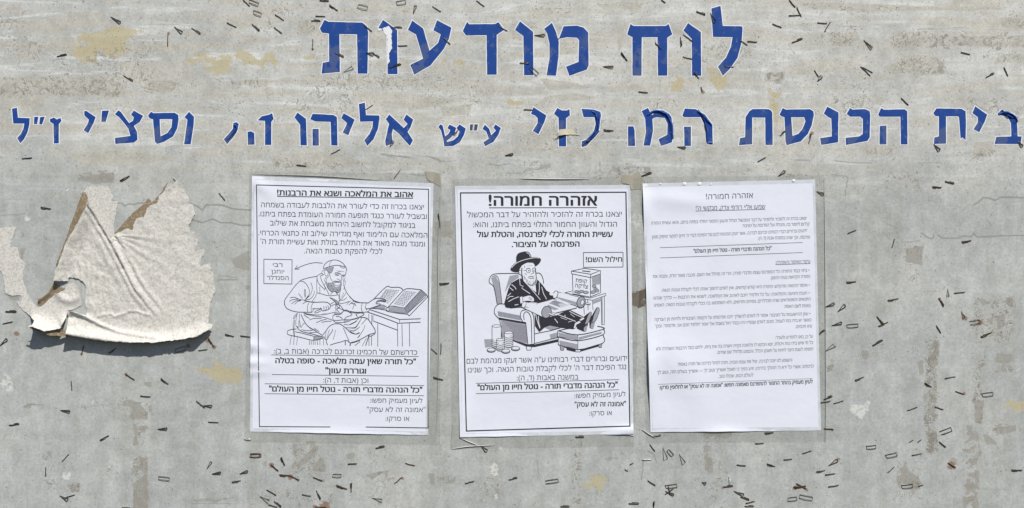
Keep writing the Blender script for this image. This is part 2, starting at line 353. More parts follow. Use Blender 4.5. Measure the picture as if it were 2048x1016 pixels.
# ------------------------------------------------------------------ staples: frame, shape, x1, y1, x2, y2 (b bar, l flattened loop, o open frame, t triangle), + r rusty, k thick, n thin, w bright
ST = '''
1 b 343 337 399 327|1 l 662 100 722 136|1 l 1042 160 1090 197|1 b 1146 168 1198 202|1 br 1003 276 1005 202|1 b 1358 135 1413 162|1 b 1508 145 1550 185|1 b 1455 0 1492 36
1 b 742 454 794 484|1 b 133 948 190 942|1 o 1488 8 1545 26|1 o 1512 72 1560 88|2 b 388 2 440 6|2 b 446 28 494 63|2 b 122 86 172 122|2 b 115 163 160 198|2 b 363 96 418 98
2 bn 337 123 390 126|2 brn 346 232 344 298|2 o 618 38 676 50|2 o 846 22 900 10|2 l 945 84 962 30|2 b 1062 38 1110 68|2 b 1325 4 1370 38|2 b 655 152 698 187|2 bn 822 165 878 166
2 b 1125 226 1166 263|2 b 856 273 910 273|2 b 482 317 530 341|2 l 660 317 712 322|2 b 706 318 742 345|2 bk 806 405 872 384|2 t 530 430 582 403|2 b 1455 155 1508 184|2 bn 662 655 704 628
2 bn 456 920 508 893|2 b 250 986 306 992|2 ln 805 880 827 840|2 l 1494 930 1543 920|2 brn 1185 806 1222 768|3 b 905 0 928 15|3 bk 1116 68 1165 88|3 l 1198 78 1224 132
3 l 148 212 208 210|3 b 60 375 112 382|3 o 120 405 165 445|3 l 556 398 618 400|3 b 666 312 700 361|3 b 868 255 905 295|3 b 1020 222 1021 277|3 b 1038 207 1090 247|3 b 1036 340 1088 352
3 b 1100 428 1128 468|3 b 1282 396 1336 400|3 b 1374 240 1418 270|3 b 1420 247 1476 250|3 b 770 548 822 552|3 br 1142 520 1148 545|3 b 84 655 138 656|3 bk 562 775 618 780
3 l 1000 878 1050 882|3 b 1482 965 1528 940|4 b 150 0 186 42|4 b 196 44 222 98|4 b 150 93 218 90|4 b 52 142 104 163|4 b 320 137 375 139|4 br 362 187 396 132|4 bk 168 255 230 231
4 l 596 240 645 288|4 b 578 398 634 452|4 bn 590 402 648 434|4 b 302 420 325 458|4 l 318 488 345 452|4 b 1178 312 1230 325|4 b 1328 460 1375 438|4 b 1434 403 1457 452|4 b 820 585 862 627
4 b 98 810 128 785|4 br 268 856 283 798|4 l 1014 860 1050 900|4 l 1512 840 1545 876|5 bk 720 92 774 65|5 bk 246 252 304 262|5 b 1310 168 1345 210|5 bk 36 875 98 876|5 b 18 950 74 935
6 l 0 90 42 50|6 br 466 140 478 90|6 bn 620 130 664 104|6 o 1005 120 1060 102|6 br 1190 45 1222 95|6 bn 1134 116 1184 110|6 b 1286 22 1334 36|6 br 1374 32 1426 38|6 b 408 290 411 342
6 br 716 250 768 284|6 b 920 274 960 308|6 b 803 376 858 380|6 b 1122 404 1168 442|6 l 1160 432 1212 434|6 b 1190 525 1246 527|6 l 346 458 402 463|6 b 54 543 110 536|6 l 900 566 956 562
6 b 572 627 620 602|6 b 355 750 392 710|6 b 262 782 262 834|6 ln 1180 795 1208 750|6 l 1210 822 1262 812|6 l 1368 822 1416 804|6 b 1325 866 1374 860|6 o 905 845 968 850|6 l 342 946 390 970
6 b 372 958 425 940|6 b 698 1013 742 1014|6 or 1432 718 1490 714|6 w 1395 622 1430 627|7 l 85 68 126 34|7 bk 1008 128 1058 133|7 bk 1084 97 1135 112|7 l 314 158 358 174|7 b 500 410 549 388
7 b 765 492 780 442|7 bk 1184 458 1236 450|7 bk 494 699 547 696|7 b 740 808 802 797|7 tr 1098 740 1100 780|7 b 1138 765 1200 758|7 br 1046 795 1072 845|7 l 365 850 422 825|7 l 440 878 485 835
7 l 405 960 466 942|7 o 495 965 562 958|7 bk 676 905 710 955|7 b 684 962 740 938|7 b 1032 960 1056 1004|7 tr 1180 875 1195 912|7 or 1230 945 1290 935|7 b 330 1010 362 988|7 b 1310 1016 1358 1000
8 bk 622 88 677 58|8 bk 1238 38 1298 14|8 t 350 120 400 85|8 b 520 285 568 268|8 b 1033 275 1092 266|8 b 918 300 955 325|8 br 1093 350 1140 365|8 o 1243 374 1304 364|8 bk 342 396 388 377
8 b 324 414 378 404|8 bn 398 420 452 403|8 b 818 460 874 440|8 b 976 438 1022 453|8 br 344 562 395 566|8 o 1005 590 1068 566|8 bn 830 640 850 628|8 bn 878 640 896 625|8 b 1000 638 1036 667
8 o 585 672 638 666|8 b 220 705 270 688|8 b 113 740 160 736|8 b 18 762 62 778|8 o 694 724 756 708|8 b 844 714 902 704|8 bn 708 812 744 780|8 bk 1414 797 1472 799|8 lr 368 775 420 740
8 b 300 808 348 800|8 b 350 825 405 818|8 b 368 894 426 884|8 brk 172 895 238 890|8 br 185 875 240 905|8 o 140 968 190 960|8 o 202 950 275 964|8 o 783 897 845 888|8 b 880 892 908 884
8 bk 5 586 52 584|8 br 1050 758 1090 782|B1 or 5 280 78 276|B1 bk 248 292 272 355|B1 br 168 350 222 400|B1 brk 235 430 318 438|B1 br 318 440 385 470|B1 br 498 450 570 478|B1 o 655 438 722 438
B1 bk 683 512 762 542|B1 b 802 495 797 565|B1 br 132 550 204 590|B1 t 80 600 146 640|B1 b 190 638 245 685|B1 b 148 665 215 684|B1 b 412 586 478 598|B1 b 524 556 552 626|B1 br 515 684 600 686
B1 b 992 220 1060 208|B1 b 773 346 842 342|B1 b 1226 340 1298 358|B1 br 1140 500 1195 450|B1 t 962 612 1038 632|B1 b 1695 498 1764 480|B1 l 1815 198 1868 246|B2 bk 557 132 620 132|B2 b 1140 192 1180 245
B2 br 1160 132 1226 120|B2 t 1244 215 1266 305|B2 o 1282 238 1320 278|B2 t 1374 268 1410 338|B2 b 1828 352 1893 358|B2 b 1973 184 2038 182|B2 b 32 470 96 455|B2 o 320 492 422 474|B2 b 1126 476 1184 512
B2 o 1262 528 1350 516|B2 l 1262 560 1330 590|B2 b 1285 520 1300 585|B2 b 1262 585 1325 540|B2 l 1550 490 1584 500|B2 br 1725 524 1795 520|B2 l 1803 560 1882 590|B2 b 1858 602 1922 630|B2 b 1898 655 1964 638
B2 b 1890 678 1958 680|B2 bk 978 658 1052 658|B2 b 1178 642 1170 693|B2 b 440 680 506 682|C b 64 214 68 262|C bk 67 452 98 450|C b 38 673 58 690|C b 72 655 70 690|C b 46 768 78 778
D bk 97 58 132 46|E1 bn 1135 262 1184 197|B2 w 1083 312 1150 312|B2 w 1762 440 1766 505|B2 bn 945 388 968 400|B2 bn 985 350 1010 338'''
STAPLES = []
for part in ST.replace('\n', '|').split('|'):
    if not part.strip(): continue
    k, kind, *xy = part.split(); k = int(k) if k.isdigit() else k
    (a, b) = fr(k, [(float(xy[0]), float(xy[1])), (float(xy[2]), float(xy[3]))])
    STAPLES.append((kind, a, b))

# ------------------------------------------------------------------ the board
def lattice(shape_x, shape_y, X, Y, seed):
    r = np.random.default_rng(seed); g = r.random((int(2600 / shape_y) + 4, int(3400 / shape_x) + 4))
    u = (X + 500) / shape_x; v = (Y + 500) / shape_y
    i = np.clip(np.floor(u).astype(int), 0, g.shape[1] - 2); j = np.clip(np.floor(v).astype(int), 0, g.shape[0] - 2)
    fu = np.clip(u - i, 0, 1); fv = np.clip(v - j, 0, 1); fu = fu * fu * (3 - 2 * fu); fv = fv * fv * (3 - 2 * fv)
    return (g[j, i] * (1 - fu) + g[j, i + 1] * fu) * (1 - fv) + (g[j + 1, i] * (1 - fu) + g[j + 1, i + 1] * fu) * fv
def build_board():
    xs = np.concatenate([np.linspace(-340, -30, 14), np.arange(-20, 2069, 2.6), np.linspace(2080, 2390, 14)])
    ys = np.concatenate([np.linspace(-190, -30, 8), np.arange(-20, 1037, 2.6), np.linspace(1048, 1210, 8)])
    X, Y = np.meshgrid(xs, ys); nx, ny = len(xs), len(ys)
    wob = (lattice(26, 26, X, Y, 1) - 0.5) * 14 + (lattice(9, 9, X, Y, 2) - 0.5) * 6
    wob2 = (lattice(26, 26, X, Y, 3) - 0.5) * 14 + (lattice(9, 9, X, Y, 4) - 0.5) * 6
    A = {k: np.zeros_like(X) for k in ('warm', 'streak', 'tape', 'taped', 'yellow', 'brown', 'wrig', 'pale', 'fleck', 'patch', 'beige', 'holes', 'crack', 'rust', 'bare')}
    ss = lambda d, e: np.clip(0.5 - d / e, 0, 1)
    def rect(k, x0, y0, x1, y1, v=1.0, e=4.0, wb=0.0):
        d = np.maximum(np.maximum(x0 - (X + wob * wb), (X + wob * wb) - x1), np.maximum(y0 - (Y + wob2 * wb), (Y + wob2 * wb) - y1))
        A[k] = np.maximum(A[k], v * ss(d, e))
    def blob(k, x0, y0, x1, y1, v=1.0):
        cx, cy, rx, ry = (x0 + x1) / 2, (y0 + y1) / 2, (x1 - x0) / 2, (y1 - y0) / 2
        d = np.sqrt(((X + wob - cx) / rx) ** 2 + ((Y + wob2 - cy) / ry) ** 2)
        A[k] = np.maximum(A[k], v * np.clip(1.35 - 0.75 * d, 0, 1))
    def line(k, pts, w=1.6, v=1.0):
        pts = [Vector(p) for p in pts]
        for a, b in zip(pts, pts[1:]):
            i0, i1 = np.searchsorted(xs, [min(a.x, b.x) - 6, max(a.x, b.x) + 6]); j0, j1 = np.searchsorted(ys, [min(a.y, b.y) - 6, max(a.y, b.y) + 6])
            x = X[j0:j1, i0:i1]; y = Y[j0:j1, i0:i1]; d = b - a; L2 = max(d.length_squared, 1e-6)
            t = np.clip(((x - a.x) * d.x + (y - a.y) * d.y) / L2, 0, 1)
            q = np.hypot(x - a.x - t * d.x, y - a.y - t * d.y)
            A[k][j0:j1, i0:i1] = np.maximum(A[k][j0:j1, i0:i1], v * np.clip(1.25 - q / w * 0.6, 0, 1))
    def poly(k, fk, v, *polys):
        for pts in polys:
            pts = fr(fk, pts); px = np.array([q[0] for q in pts]); py = np.array([q[1] for q in pts])
            i0, i1 = np.searchsorted(xs, [px.min() - 12, px.max() + 12]); j0, j1 = np.searchsorted(ys, [py.min() - 12, py.max() + 12])
            x = X[j0:j1, i0:i1] + wob[j0:j1, i0:i1] * .3; y = Y[j0:j1, i0:i1] + wob2[j0:j1, i0:i1] * .3
            ins = np.zeros(x.shape, bool); dist = np.full(x.shape, 1e9)
            for a in range(len(pts)):
                x0, y0, x1, y1 = px[a - 1], py[a - 1], px[a], py[a]
                if y0 != y1: ins ^= ((y0 > y) != (y1 > y)) & (x < (x1 - x0) * (y - y0) / (y1 - y0) + x0)
                L2 = max((x1 - x0) ** 2 + (y1 - y0) ** 2, 1e-9); t = np.clip(((x - x0) * (x1 - x0) + (y - y0) * (y1 - y0)) / L2, 0, 1)
                dist = np.minimum(dist, np.hypot(x - x0 - t * (x1 - x0), y - y0 - t * (y1 - y0)))
            sd = np.where(ins, dist, -dist)
            A[k][j0:j1, i0:i1] = np.maximum(A[k][j0:j1, i0:i1], v * np.clip(.5 + sd / 7, 0, 1))
    up = ss(Y - 335, 170)
    low_l = lattice(240, 90, X, Y, 5)
    A['warm'] = np.clip(up * (0.55 + 0.6 * low_l) * (0.55 + 0.45 * ss(260 - X, 520)) + 0.12 * lattice(160, 160, X, Y, 6), 0, 1)
    A['streak'] = np.clip(up * (0.45 + 0.75 * lattice(300, 60, X, Y, 7)) + 0.08, 0, 1)
    A['holes'] = np.clip(0.22 + 0.70 * up * (0.35 + 0.9 * lattice(150, 80, X, Y, 8)) * (0.45 + 0.55 * ss(330 - X, 600)) - 0.25 * ss(600 - Y, 300) * 0.6, 0, 1)
    A['wrig'] = np.clip(0.13 + 0.66 * (lattice(130, 55, X, Y, 9) - 0.45) + 0.16 * up, 0, 1)
    # strips of old tape: lengthwise above, upright below
    r = random.Random(5)
    for i in range(34):
        w, h = r.uniform(120, 420), r.uniform(16, 40); x, y = r.uniform(-80, 2000), r.uniform(-20, 350)
        rect(r.choice(('tape', 'taped', 'taped')), x, y, x + w, y + h, r.uniform(0.15, 0.5), 3, r.choice((0, 0.35)))
    for i in range(36):
        w, h = r.uniform(16, 60), r.uniform(70, 330); x, y = r.uniform(-40, 2060), r.uniform(640, 960)
        rect(r.choice(('tape', 'tape', 'taped')), x, y, x + w, y + h, r.uniform(0.15, 0.42), 3, r.choice((0, 0.25)))
    for i in range(14):
        w, h = r.uniform(30, 120), r.uniform(50, 200); x = r.choice((r.uniform(-20, 420), r.uniform(1640, 2040))); y = r.uniform(340, 640)
        rect(r.choice(('tape', 'taped')), x, y, x + w, y + h, r.uniform(0.15, 0.4), 3, 0.2)
    for x0, y0, x1, y1, v in ((150, 500, 60, 700, .0), (60, 395, 165, 600, .35), (296, 690, 305, 1016, .5), (880, 380, 908, 870, .25), (1268, 610, 1296, 850, .35), (1660, 380, 1790, 640, .3), (500, 860, 900, 884, .55), (905, 868, 1270, 896, .45), (1290, 855, 1650, 880, .45), (1640, 350, 1654, 880, .6)):
        if x1 > x0: rect('taped', x0, y0, x1, y1, v * .42, 3)
    for x0, y0, x1, y1, v in ((230, 345, 500, 430, .55), (390, 430, 500, 640, .35), (0, 700, 250, 1016, .25), (1800, 480, 2048, 600, .35), (690, 900, 860, 1016, .4), (1050, 880, 1140, 1016, .35), (1870, 600, 1940, 900, .3)):
        rect('tape', x0, y0, x1, y1, v, 4, 0.2)
    # yellowed glue
    for q in ((146, 66, 210, 122), (180, 50, 272, 84), (196, 66, 250, 114), (374, 104, 420, 122), (400, 112, 462, 142), (470, 106, 512, 124), (512, 112, 560, 132), (612, 112, 652, 122), (885, 112, 930, 127), (1012, 200, 1042, 212),
              (1340, 157, 1364, 184), (1424, 148, 1450, 180), (1416, 130, 1434, 146), (2016, 804, 2060, 826), (404, 730, 462, 750), (420, 732, 488, 766)):
        blob('yellow', *q)
    A['yellow'] *= np.where(lattice(20, 14, X, Y, 12) > 0.30, 1, 0.45)
    for q in ((1172, 950, 1214, 982), (1536, 178, 1566, 196), (1534, 196, 1556, 254)): blob('yellow', *q, 0.75)
    # brown-grey residue
    for x0, y0, x1, y1, v in ((0, 153, 245, 192, .42), (285, 158, 366, 186, .45), (150, 342, 232, 366, .55), (380, 150, 520, 175, .34), (262, 912, 297, 1030, .66), (262, 800, 297, 895, .50), (235, 792, 275, 832, .4),
                              (586, 884, 652, 948, .50), (1141, 873, 1166, 1010, .50), (1407, 863, 1428, 945, .58), (1428, 863, 1467, 885, .55), (1420, 900, 1450, 1030, .42), (1848, 672, 1877, 905, .56), (1947, 700, 1971, 852, .50),
                              (1927, 858, 1962, 1030, .60), (1985, 846, 2040, 874, .52), (1808, 487, 1850, 562, .40), (1945, 590, 2032, 680, .46), (1765, 340, 1846, 386, .42), (1710, 695, 1748, 722, .46), (1652, 720, 1668, 742, .5),
                              (1780, 62, 2060, 98, .42), (1640, 60, 1730, 92, .36), (1790, 118, 1905, 148, .40), (1940, 300, 1995, 325, .45), (1528, 145, 1570, 166, .5), (860, 170, 1010, 210, .34), (1060, 10, 1180, 30, .38), (500, 325, 900, 352, .36), (1190, 325, 1300, 365, .44),
                              (1560, 345, 1660, 372, .42), (840, 430, 905, 500, .40), (80, 900, 150, 985, .30), (880, 950, 912, 970, .5), (960, 940, 1000, 1010, .38), (1795, 920, 1850, 1000, .44), (1990, 706, 2030, 745, .52), (740, 905, 775, 925, .55), (735, 940, 800, 1016, .42)):
        rect('brown', x0, y0, x1, y1, v, 6, 0.6); rect('wrig', x0 - 6, y0 - 4, x1 + 6, y1 + 4, 0.45, 14, 0.5)
    for x0, y0, x1, y1, v in ((1848, 672, 1877, 905, .62), (1141, 873, 1166, 1010, .52), (1945, 590, 2032, 690, .52), (1765, 340, 1846, 386, .42), (586, 884, 652, 1016, .48), (1410, 880, 1460, 1016, .42), (1947, 700, 1971, 852, .5),
                              (1808, 487, 1850, 562, .42), (1720, 690, 1748, 722, .5), (1650, 715, 1672, 745, .56), (1795, 925, 1850, 1000, .46), (262, 912, 297, 1030, .4), (500, 975, 670, 1016, .44), (130, 965, 162, 990, .6), (60, 470, 120, 540, .38),
                              (1545, 850, 1640, 900, .36), (1620, 900, 1660, 1016, .42), (1960, 20, 2048, 40, .4), (430, 590, 500, 640, .36), (960, 330, 1060, 356, .4), (1230, 325, 1300, 372, .46), (1560, 340, 1640, 370, .46), (870, 880, 905, 1000, .42), (960, 1000, 1040, 1016, .42)):
        rect('fleck', x0, y0, x1, y1, v, 8, 0.6)
    for q in ((0, 742, 28, 800), (1690, 800, 1750, 838), (115, 940, 148, 962), (995, 885, 1012, 895), (970, 920, 1000, 960), (985, 985, 998, 1010), (50, 430, 62, 446), (1255, 418, 1290, 470)): blob('pale', *q, 0.62)
    for i in range(46):
        x, y = r.uniform(0, 2048), r.choice((r.uniform(880, 1010), r.uniform(700, 1010), r.uniform(360, 860)))
        if 480 < x < 1660 and y < 880: continue
        w, h = r.choice(((r.uniform(6, 26), r.uniform(20, 70)), (r.uniform(20, 60), r.uniform(5, 16))))
        blob('pale', x - w, y - h, x + w, y + h, r.uniform(.18, .42))
    for i in range(30):
        x, y = r.uniform(0, 2048), r.choice((r.uniform(890, 1010), r.uniform(560, 1010)))
        if 480 < x < 1660 and y < 890: continue
        w, h = r.uniform(6, 22), r.uniform(6, 26); rect('fleck', x - w, y - h, x + w, y + h, r.uniform(.28, .5), 10, .7)
    rect('taped', 1950, 585, 2032, 1016, .35, 4, .1)
    blob('bare', 1262, 582, 1294, 608, 1.0); blob('bare', 1278, 600, 1292, 616, 0.7)
    poly('patch', 6, 1, [(690, 405), (745, 395), (780, 410), (845, 468), (845, 515), (745, 510), (742, 485), (760, 470), (745, 440), (715, 435)], [(755, 540), (780, 535), (790, 555), (845, 540), (840, 570), (790, 575), (810, 600), (780, 600), (790, 660), (755, 655), (765, 600)],
         [(795, 720), (830, 740), (846, 760), (846, 1030), (755, 1030), (755, 880), (790, 850), (820, 830), (800, 790)], [(845, 425), (868, 420), (870, 470), (848, 470)], [(120, 445), (160, 420), (250, 425), (180, 434), (170, 452)], [(810, 300), (860, 290), (865, 330), (830, 325)])
    poly('patch', 6, .7, [(1100, 960), (1190, 948), (1240, 955), (1350, 942), (1340, 965), (1240, 982), (1110, 982)], [(230, 690), (300, 680), (310, 740), (240, 750)], [(370, 880), (430, 880), (450, 930), (410, 935)])
    poly('patch', 8, 1, [(1150, 540), (1190, 540), (1190, 575), (1160, 580)], [(1250, 590), (1290, 600), (1330, 655), (1270, 655)], [(1310, 560), (1440, 545), (1440, 575), (1400, 590), (1320, 600)], [(1195, 790), (1235, 800), (1225, 900), (1160, 905), (1120, 885), (1200, 870)], [(1200, 400), (1255, 400), (1250, 535), (1200, 530)],
         [(1130, 950), (1215, 945), (1210, 965), (1160, 1010), (1150, 1030), (1130, 1010)], [(1130, 680), (1165, 678), (1160, 700), (1130, 698)], [(1160, 740), (1200, 730), (1235, 718), (1215, 760), (1180, 785)], [(545, 115), (600, 112), (612, 160), (580, 182)], [(1330, 130), (1420, 128), (1430, 170), (1380, 190), (1310, 188)],
         [(1060, 730), (1095, 730), (1100, 770), (1060, 778)], [(1390, 190), (1418, 200), (1418, 240), (1396, 238)], [(960, 60), (1000, 55), (1000, 160), (965, 155)], [(780, 840), (810, 730), (830, 800), (900, 860), (900, 910), (800, 880)], [(870, 180), (905, 170), (910, 240), (880, 260)], [(925, 590), (990, 580), (985, 650), (930, 645)])
    poly('patch', 'B2', 1, [(1565, 95), (1795, 88), (1795, 130), (1720, 150), (1650, 130), (1600, 165), (1570, 150)], [(1568, 270), (1620, 290), (1640, 330), (1640, 420), (1590, 410), (1565, 390)], [(780, 310), (830, 292), (900, 300), (830, 318)])
    poly('patch', 'B1', 1, [(380, 330), (470, 240), (545, 190), (545, 240), (520, 270), (430, 350), (390, 375)], [(740, 270), (830, 255), (822, 310), (762, 322)], [(1410, 410), (1450, 420), (1457, 505), (1430, 505), (1405, 440)], [(1520, 505), (1620, 450), (1612, 507)], [(330, 180), (372, 180), (365, 300), (340, 280)], [(540, 300), (585, 290), (600, 410), (480, 400), (500, 370)], [(910, 440), (1000, 400), (1105, 385), (1080, 470), (1060, 420), (990, 440), (960, 480)])
    poly('patch', 7, .9, [(845, 500), (960, 478), (955, 600), (850, 590)], [(940, 215), (1015, 212), (1000, 224), (950, 224)], [(1055, 205), (1070, 205), (1066, 240), (1056, 235)], [(910, 85), (935, 80), (932, 125), (912, 128)], [(1290, 800), (1330, 790), (1340, 830), (1300, 850)], [(1380, 900), (1440, 880), (1450, 960), (1400, 980)], [(1440, 790), (1490, 785), (1490, 850), (1450, 840)])
    poly('patch', 5, .9, [(1380, 560), (1420, 540), (1490, 500), (1500, 640), (1400, 620)], [(1460, 715), (1500, 710), (1500, 772), (1465, 742)], [(50, 780), (120, 780), (120, 815), (60, 812)], [(118, 500), (157, 490), (140, 575), (124, 582)], [(120, 400), (145, 395), (140, 440), (122, 432)], [(450, 70), (690, 40), (695, 110), (560, 120), (470, 95)])
    poly('patch', 'C', .9, [(50, 240), (110, 235), (112, 300), (52, 290)], [(90, 310), (112, 310), (110, 325), (92, 325)])
    poly('patch', 'E2', .9, [(835, 155), (860, 155), (905, 195), (975, 225), (900, 240), (850, 205)], [(155, 210), (190, 180), (250, 188), (270, 150), (370, 150), (360, 180), (250, 200)], [(975, 170), (1140, 172), (1135, 184), (980, 182)], [(1700, 210), (1800, 205), (1930, 190), (1940, 215), (1800, 225)])
    poly('beige', 4, 1, [(755, 285), (770, 200), (830, 180), (900, 202), (1200, 220), (1600, 205), (1600, 280), (1080, 272), (830, 290)], [(20, 570), (100, 525), (120, 535), (90, 580), (60, 600), (95, 690), (70, 765), (60, 640), (30, 622)], [(0, 435), (128, 432), (128, 480), (0, 500)], [(720, 400), (860, 330), (1030, 330), (1090, 400), (1050, 450), (740, 440)], [(380, 200), (570, 195), (575, 240), (400, 282)], [(1400, 330), (1600, 318), (1600, 382), (1380, 372)],
         [(200, 20), (420, 10), (1100, 40), (1450, 40), (1440, 58), (900, 62), (600, 70), (300, 60)], [(1260, 850), (1390, 845), (1380, 930), (1240, 960)], [(560, 870), (780, 880), (770, 930), (600, 920)], [(1400, 110), (1600, 100), (1600, 175), (1420, 165)])
    poly('beige', 1, .95, [(110, 470), (195, 462), (190, 495), (115, 500)], [(850, 520), (900, 490), (1050, 480), (1060, 545), (870, 558)], [(0, 520), (60, 470), (480, 455), (700, 480), (760, 520), (700, 575), (200, 572), (0, 582)], [(1380, 480), (1600, 470), (1600, 520), (1400, 510)], [(0, 690), (30, 610), (20, 760), (0, 770)], [(440, 920), (700, 900), (1100, 950), (700, 1000), (450, 990)])
    poly('beige', 2, .95, [(270, 130), (360, 110), (400, 150), (330, 200), (280, 220), (250, 160)], [(900, 610), (1050, 580), (1200, 590), (1100, 640), (920, 660)], [(530, 300), (610, 290), (560, 330)], [(100, 930), (400, 900), (700, 980), (400, 1016), (100, 1000)], [(1100, 640), (1300, 620), (1280, 690), (1120, 700)])
    poly('beige', 3, .95, [(170, 610), (210, 575), (420, 560), (540, 590), (300, 610)], [(500, 20), (800, 10), (780, 60), (560, 50)], [(170, 470), (330, 480), (500, 530), (240, 540)], [(1390, 300), (1440, 290), (1430, 340), (1400, 345)], [(700, 700), (780, 690), (770, 740), (700, 745)], [(640, 170), (670, 130), (690, 240), (650, 330)])
    # lines left by the edges of torn layers
    for k, pts, v in ((5, [(705, 228), (730, 228), (742, 246), (770, 232), (800, 236), (830, 226), (880, 228)], 1), (5, [(1140, 230), (1180, 248), (1210, 270), (1230, 240), (1290, 238), (1330, 240), (1390, 262), (1500, 270)], 1),
                      (5, [(1150, 330), (1180, 335), (1210, 345), (1250, 330), (1270, 322), (1320, 345), (1380, 345), (1440, 360), (1500, 360)], 1), (5, [(0, 303), (60, 296), (90, 300), (150, 290)], .8), (5, [(30, 205), (150, 203)], .6), (5, [(1300, 688), (1420, 684)], .9), (5, [(1300, 660), (1370, 668), (1420, 676)], .7),
                      (7, [(1250, 240), (1280, 225), (1310, 195), (1350, 198), (1380, 212), (1420, 192), (1554, 195)], 1), (7, [(940, 405), (980, 435), (1010, 440), (1015, 415)], .9), (7, [(1040, 420), (1060, 435), (1150, 438), (1190, 425), (1240, 428), (1254, 405), (1270, 430), (1554, 420)], .9), (7, [(830, 462), (930, 455)], .8),
                      (7, [(400, 262), (520, 295), (610, 325)], .6), (7, [(730, 350), (800, 375)], .7), (7, [(685, 752), (1060, 755)], .6), (7, [(405, 58), (490, 66), (500, 80), (485, 182)], .8), (7, [(405, 145), (490, 155)], .6),
                      (2, [(760, 925), (830, 940), (870, 932), (920, 940)], .8), (2, [(955, 930), (1040, 935), (1110, 970), (1200, 960)], .7), (4, [(180, 955), (280, 958), (300, 930)], .8), (4, [(420, 960), (500, 970), (640, 975)], .8), (4, [(920, 975), (1060, 972)], .7),
                      (4, [(430, 150), (560, 160)], .7), (4, [(920, 175), (1040, 172), (1200, 165)], .7), (4, [(1320, 275), (1540, 272)], .5), (4, [(1060, 40), (1300, 45), (1450, 42)], .5), (1, [(190, 572), (420, 574)], .5), (1, [(340, 815), (640, 812)], .5), (1, [(1060, 445), (1540, 440)], .45),
                      (6, [(1090, 990), (1325, 990)], .7), (6, [(500, 440), (590, 425), (590, 440)], .7), (6, [(125, 440), (170, 425), (250, 430)], .7), (6, [(850, 80), (855, 400)], .4), (6, [(405, 80), (405, 180)], .5),
                      (8, [(1220, 910), (1400, 910)], .6), (8, [(520, 750), (740, 752)], .4), ('E1', [(1030, 70), (1130, 82), (1180, 92), (1260, 100)], .9), ('E1', [(1380, 85), (1450, 100), (1500, 120)], .8), ('E1', [(1880, 150), (1960, 160), (2048, 145)], .8),
                      ('E1', [(1260, 230), (1330, 240), (1380, 238)], .8), ('E2', [(150, 215), (180, 185), (260, 190), (360, 175)], .8), ('E2', [(0, 222), (130, 220)], .7), ('E2', [(980, 175), (1140, 178)], .8), ('B2', [(255, 320), (262, 410), (258, 480)], .7),
                      ('B2', [(980, 130), (975, 260), (990, 360)], .6), ('B2', [(1090, 320), (1075, 470)], .8), ('B2', [(1120, 240), (1170, 270), (1195, 335)], .8), ('C', [(62, 262), (58, 400), (56, 640), (60, 920)], .75),
                      (7, [(1065, 268), (1075, 258), (1100, 262), (1100, 290)], .55), (7, [(1070, 275), (1070, 292)], .55), (7, [(1122, 262), (1150, 258), (1152, 290)], .55), (7, [(1170, 250), (1208, 292)], .55), (7, [(1205, 258), (1190, 272)], .55), (7, [(1172, 290), (1178, 270)], .55), (7, [(1325, 325), (1350, 345), (1360, 370)], .7)):
        line('crack', fr(k, pts), 1.5, v)
    for kind, a, b in STAPLES:
        if 'r' in kind:
            e = b if random.random() < 0.5 else a; rr = random.uniform(3.5, 6.5)
            d = np.hypot(X - e[0] - random.uniform(-2, 2), Y - e[1] - random.uniform(-1, 3)) / rr
            A['rust'] = np.maximum(A['rust'], random.uniform(0.7, 1.0) * np.clip(1.4 - d * 0.8, 0, 1))
    for x, y, rr in ((33, 667, 6), (650, 1012, 12), (1902, 930, 9), (377, 692, 6), (415, 680, 6)):
        d = np.hypot(X - x, Y - y) / rr; A['rust'] = np.maximum(A['rust'], 0.85 * np.clip(1.4 - d * 0.8, 0, 1))
    n = nx * ny
    co_ = np.stack([(X - 1024) * S, np.zeros_like(X), -(Y - 508) * S], -1).reshape(-1, 3)
    # back rim: the board is a 16 mm panel
    x0, x1, z0, z1 = co_[:, 0].min(), co_[:, 0].max(), co_[:, 2].min(), co_[:, 2].max()
    T = 0.016
    bverts = np.array([(x0, T, z0), (x1, T, z0), (x1, T, z1), (x0, T, z1)])
    allv = np.concatenate([co_, bverts])
    i = np.arange(ny - 1)[:, None] * nx + np.arange(nx - 1)[None, :]
    quads = np.stack([i, i + nx, i + nx + 1, i + 1], -1).reshape(-1, 4)
    faces = [quads]
    bl, br, tr, tl = (ny - 1) * nx, n - 1, nx - 1, 0
    extra = np.array([(n, n + 3, n + 2, n + 1), (bl, n, n + 1, br), (br, n + 1, n + 2, tr), (tr, n + 2, n + 3, tl), (tl, n + 3, n, bl)])
    faces = np.concatenate([quads, extra])
    me = bpy.data.meshes.new('notice_board')
    me.vertices.add(len(allv)); me.vertices.foreach_set('co', allv.astype(np.float32).ravel())
    me.loops.add(faces.size); me.loops.foreach_set('vertex_index', faces.astype(np.int32).ravel())
    me.polygons.add(len(faces)); me.polygons.foreach_set('loop_start', np.arange(len(faces), dtype=np.int32) * 4)
    me.polygons.foreach_set('loop_total', np.full(len(faces), 4, np.int32))
    mi = np.zeros(len(faces), np.int32); mi[-5:] = 1; me.polygons.foreach_set('material_index', mi)
    me.materials.append(M['board']); me.materials.append(M['back'])
    for k, v in A.items():
        at = me.attributes.new(k, 'FLOAT', 'POINT'); at.data.foreach_set('value', np.concatenate([v.ravel(), np.zeros(4)]).astype(np.float32))
    me.update(calc_edges=True); me.validate()
    o = link('notice_board', me); o.location = (0, 0, Z0)
    return tag(o, 'large weathered grey notice board with peeling blue Hebrew lettering and old glue marks', 'notice board')
board = build_board()

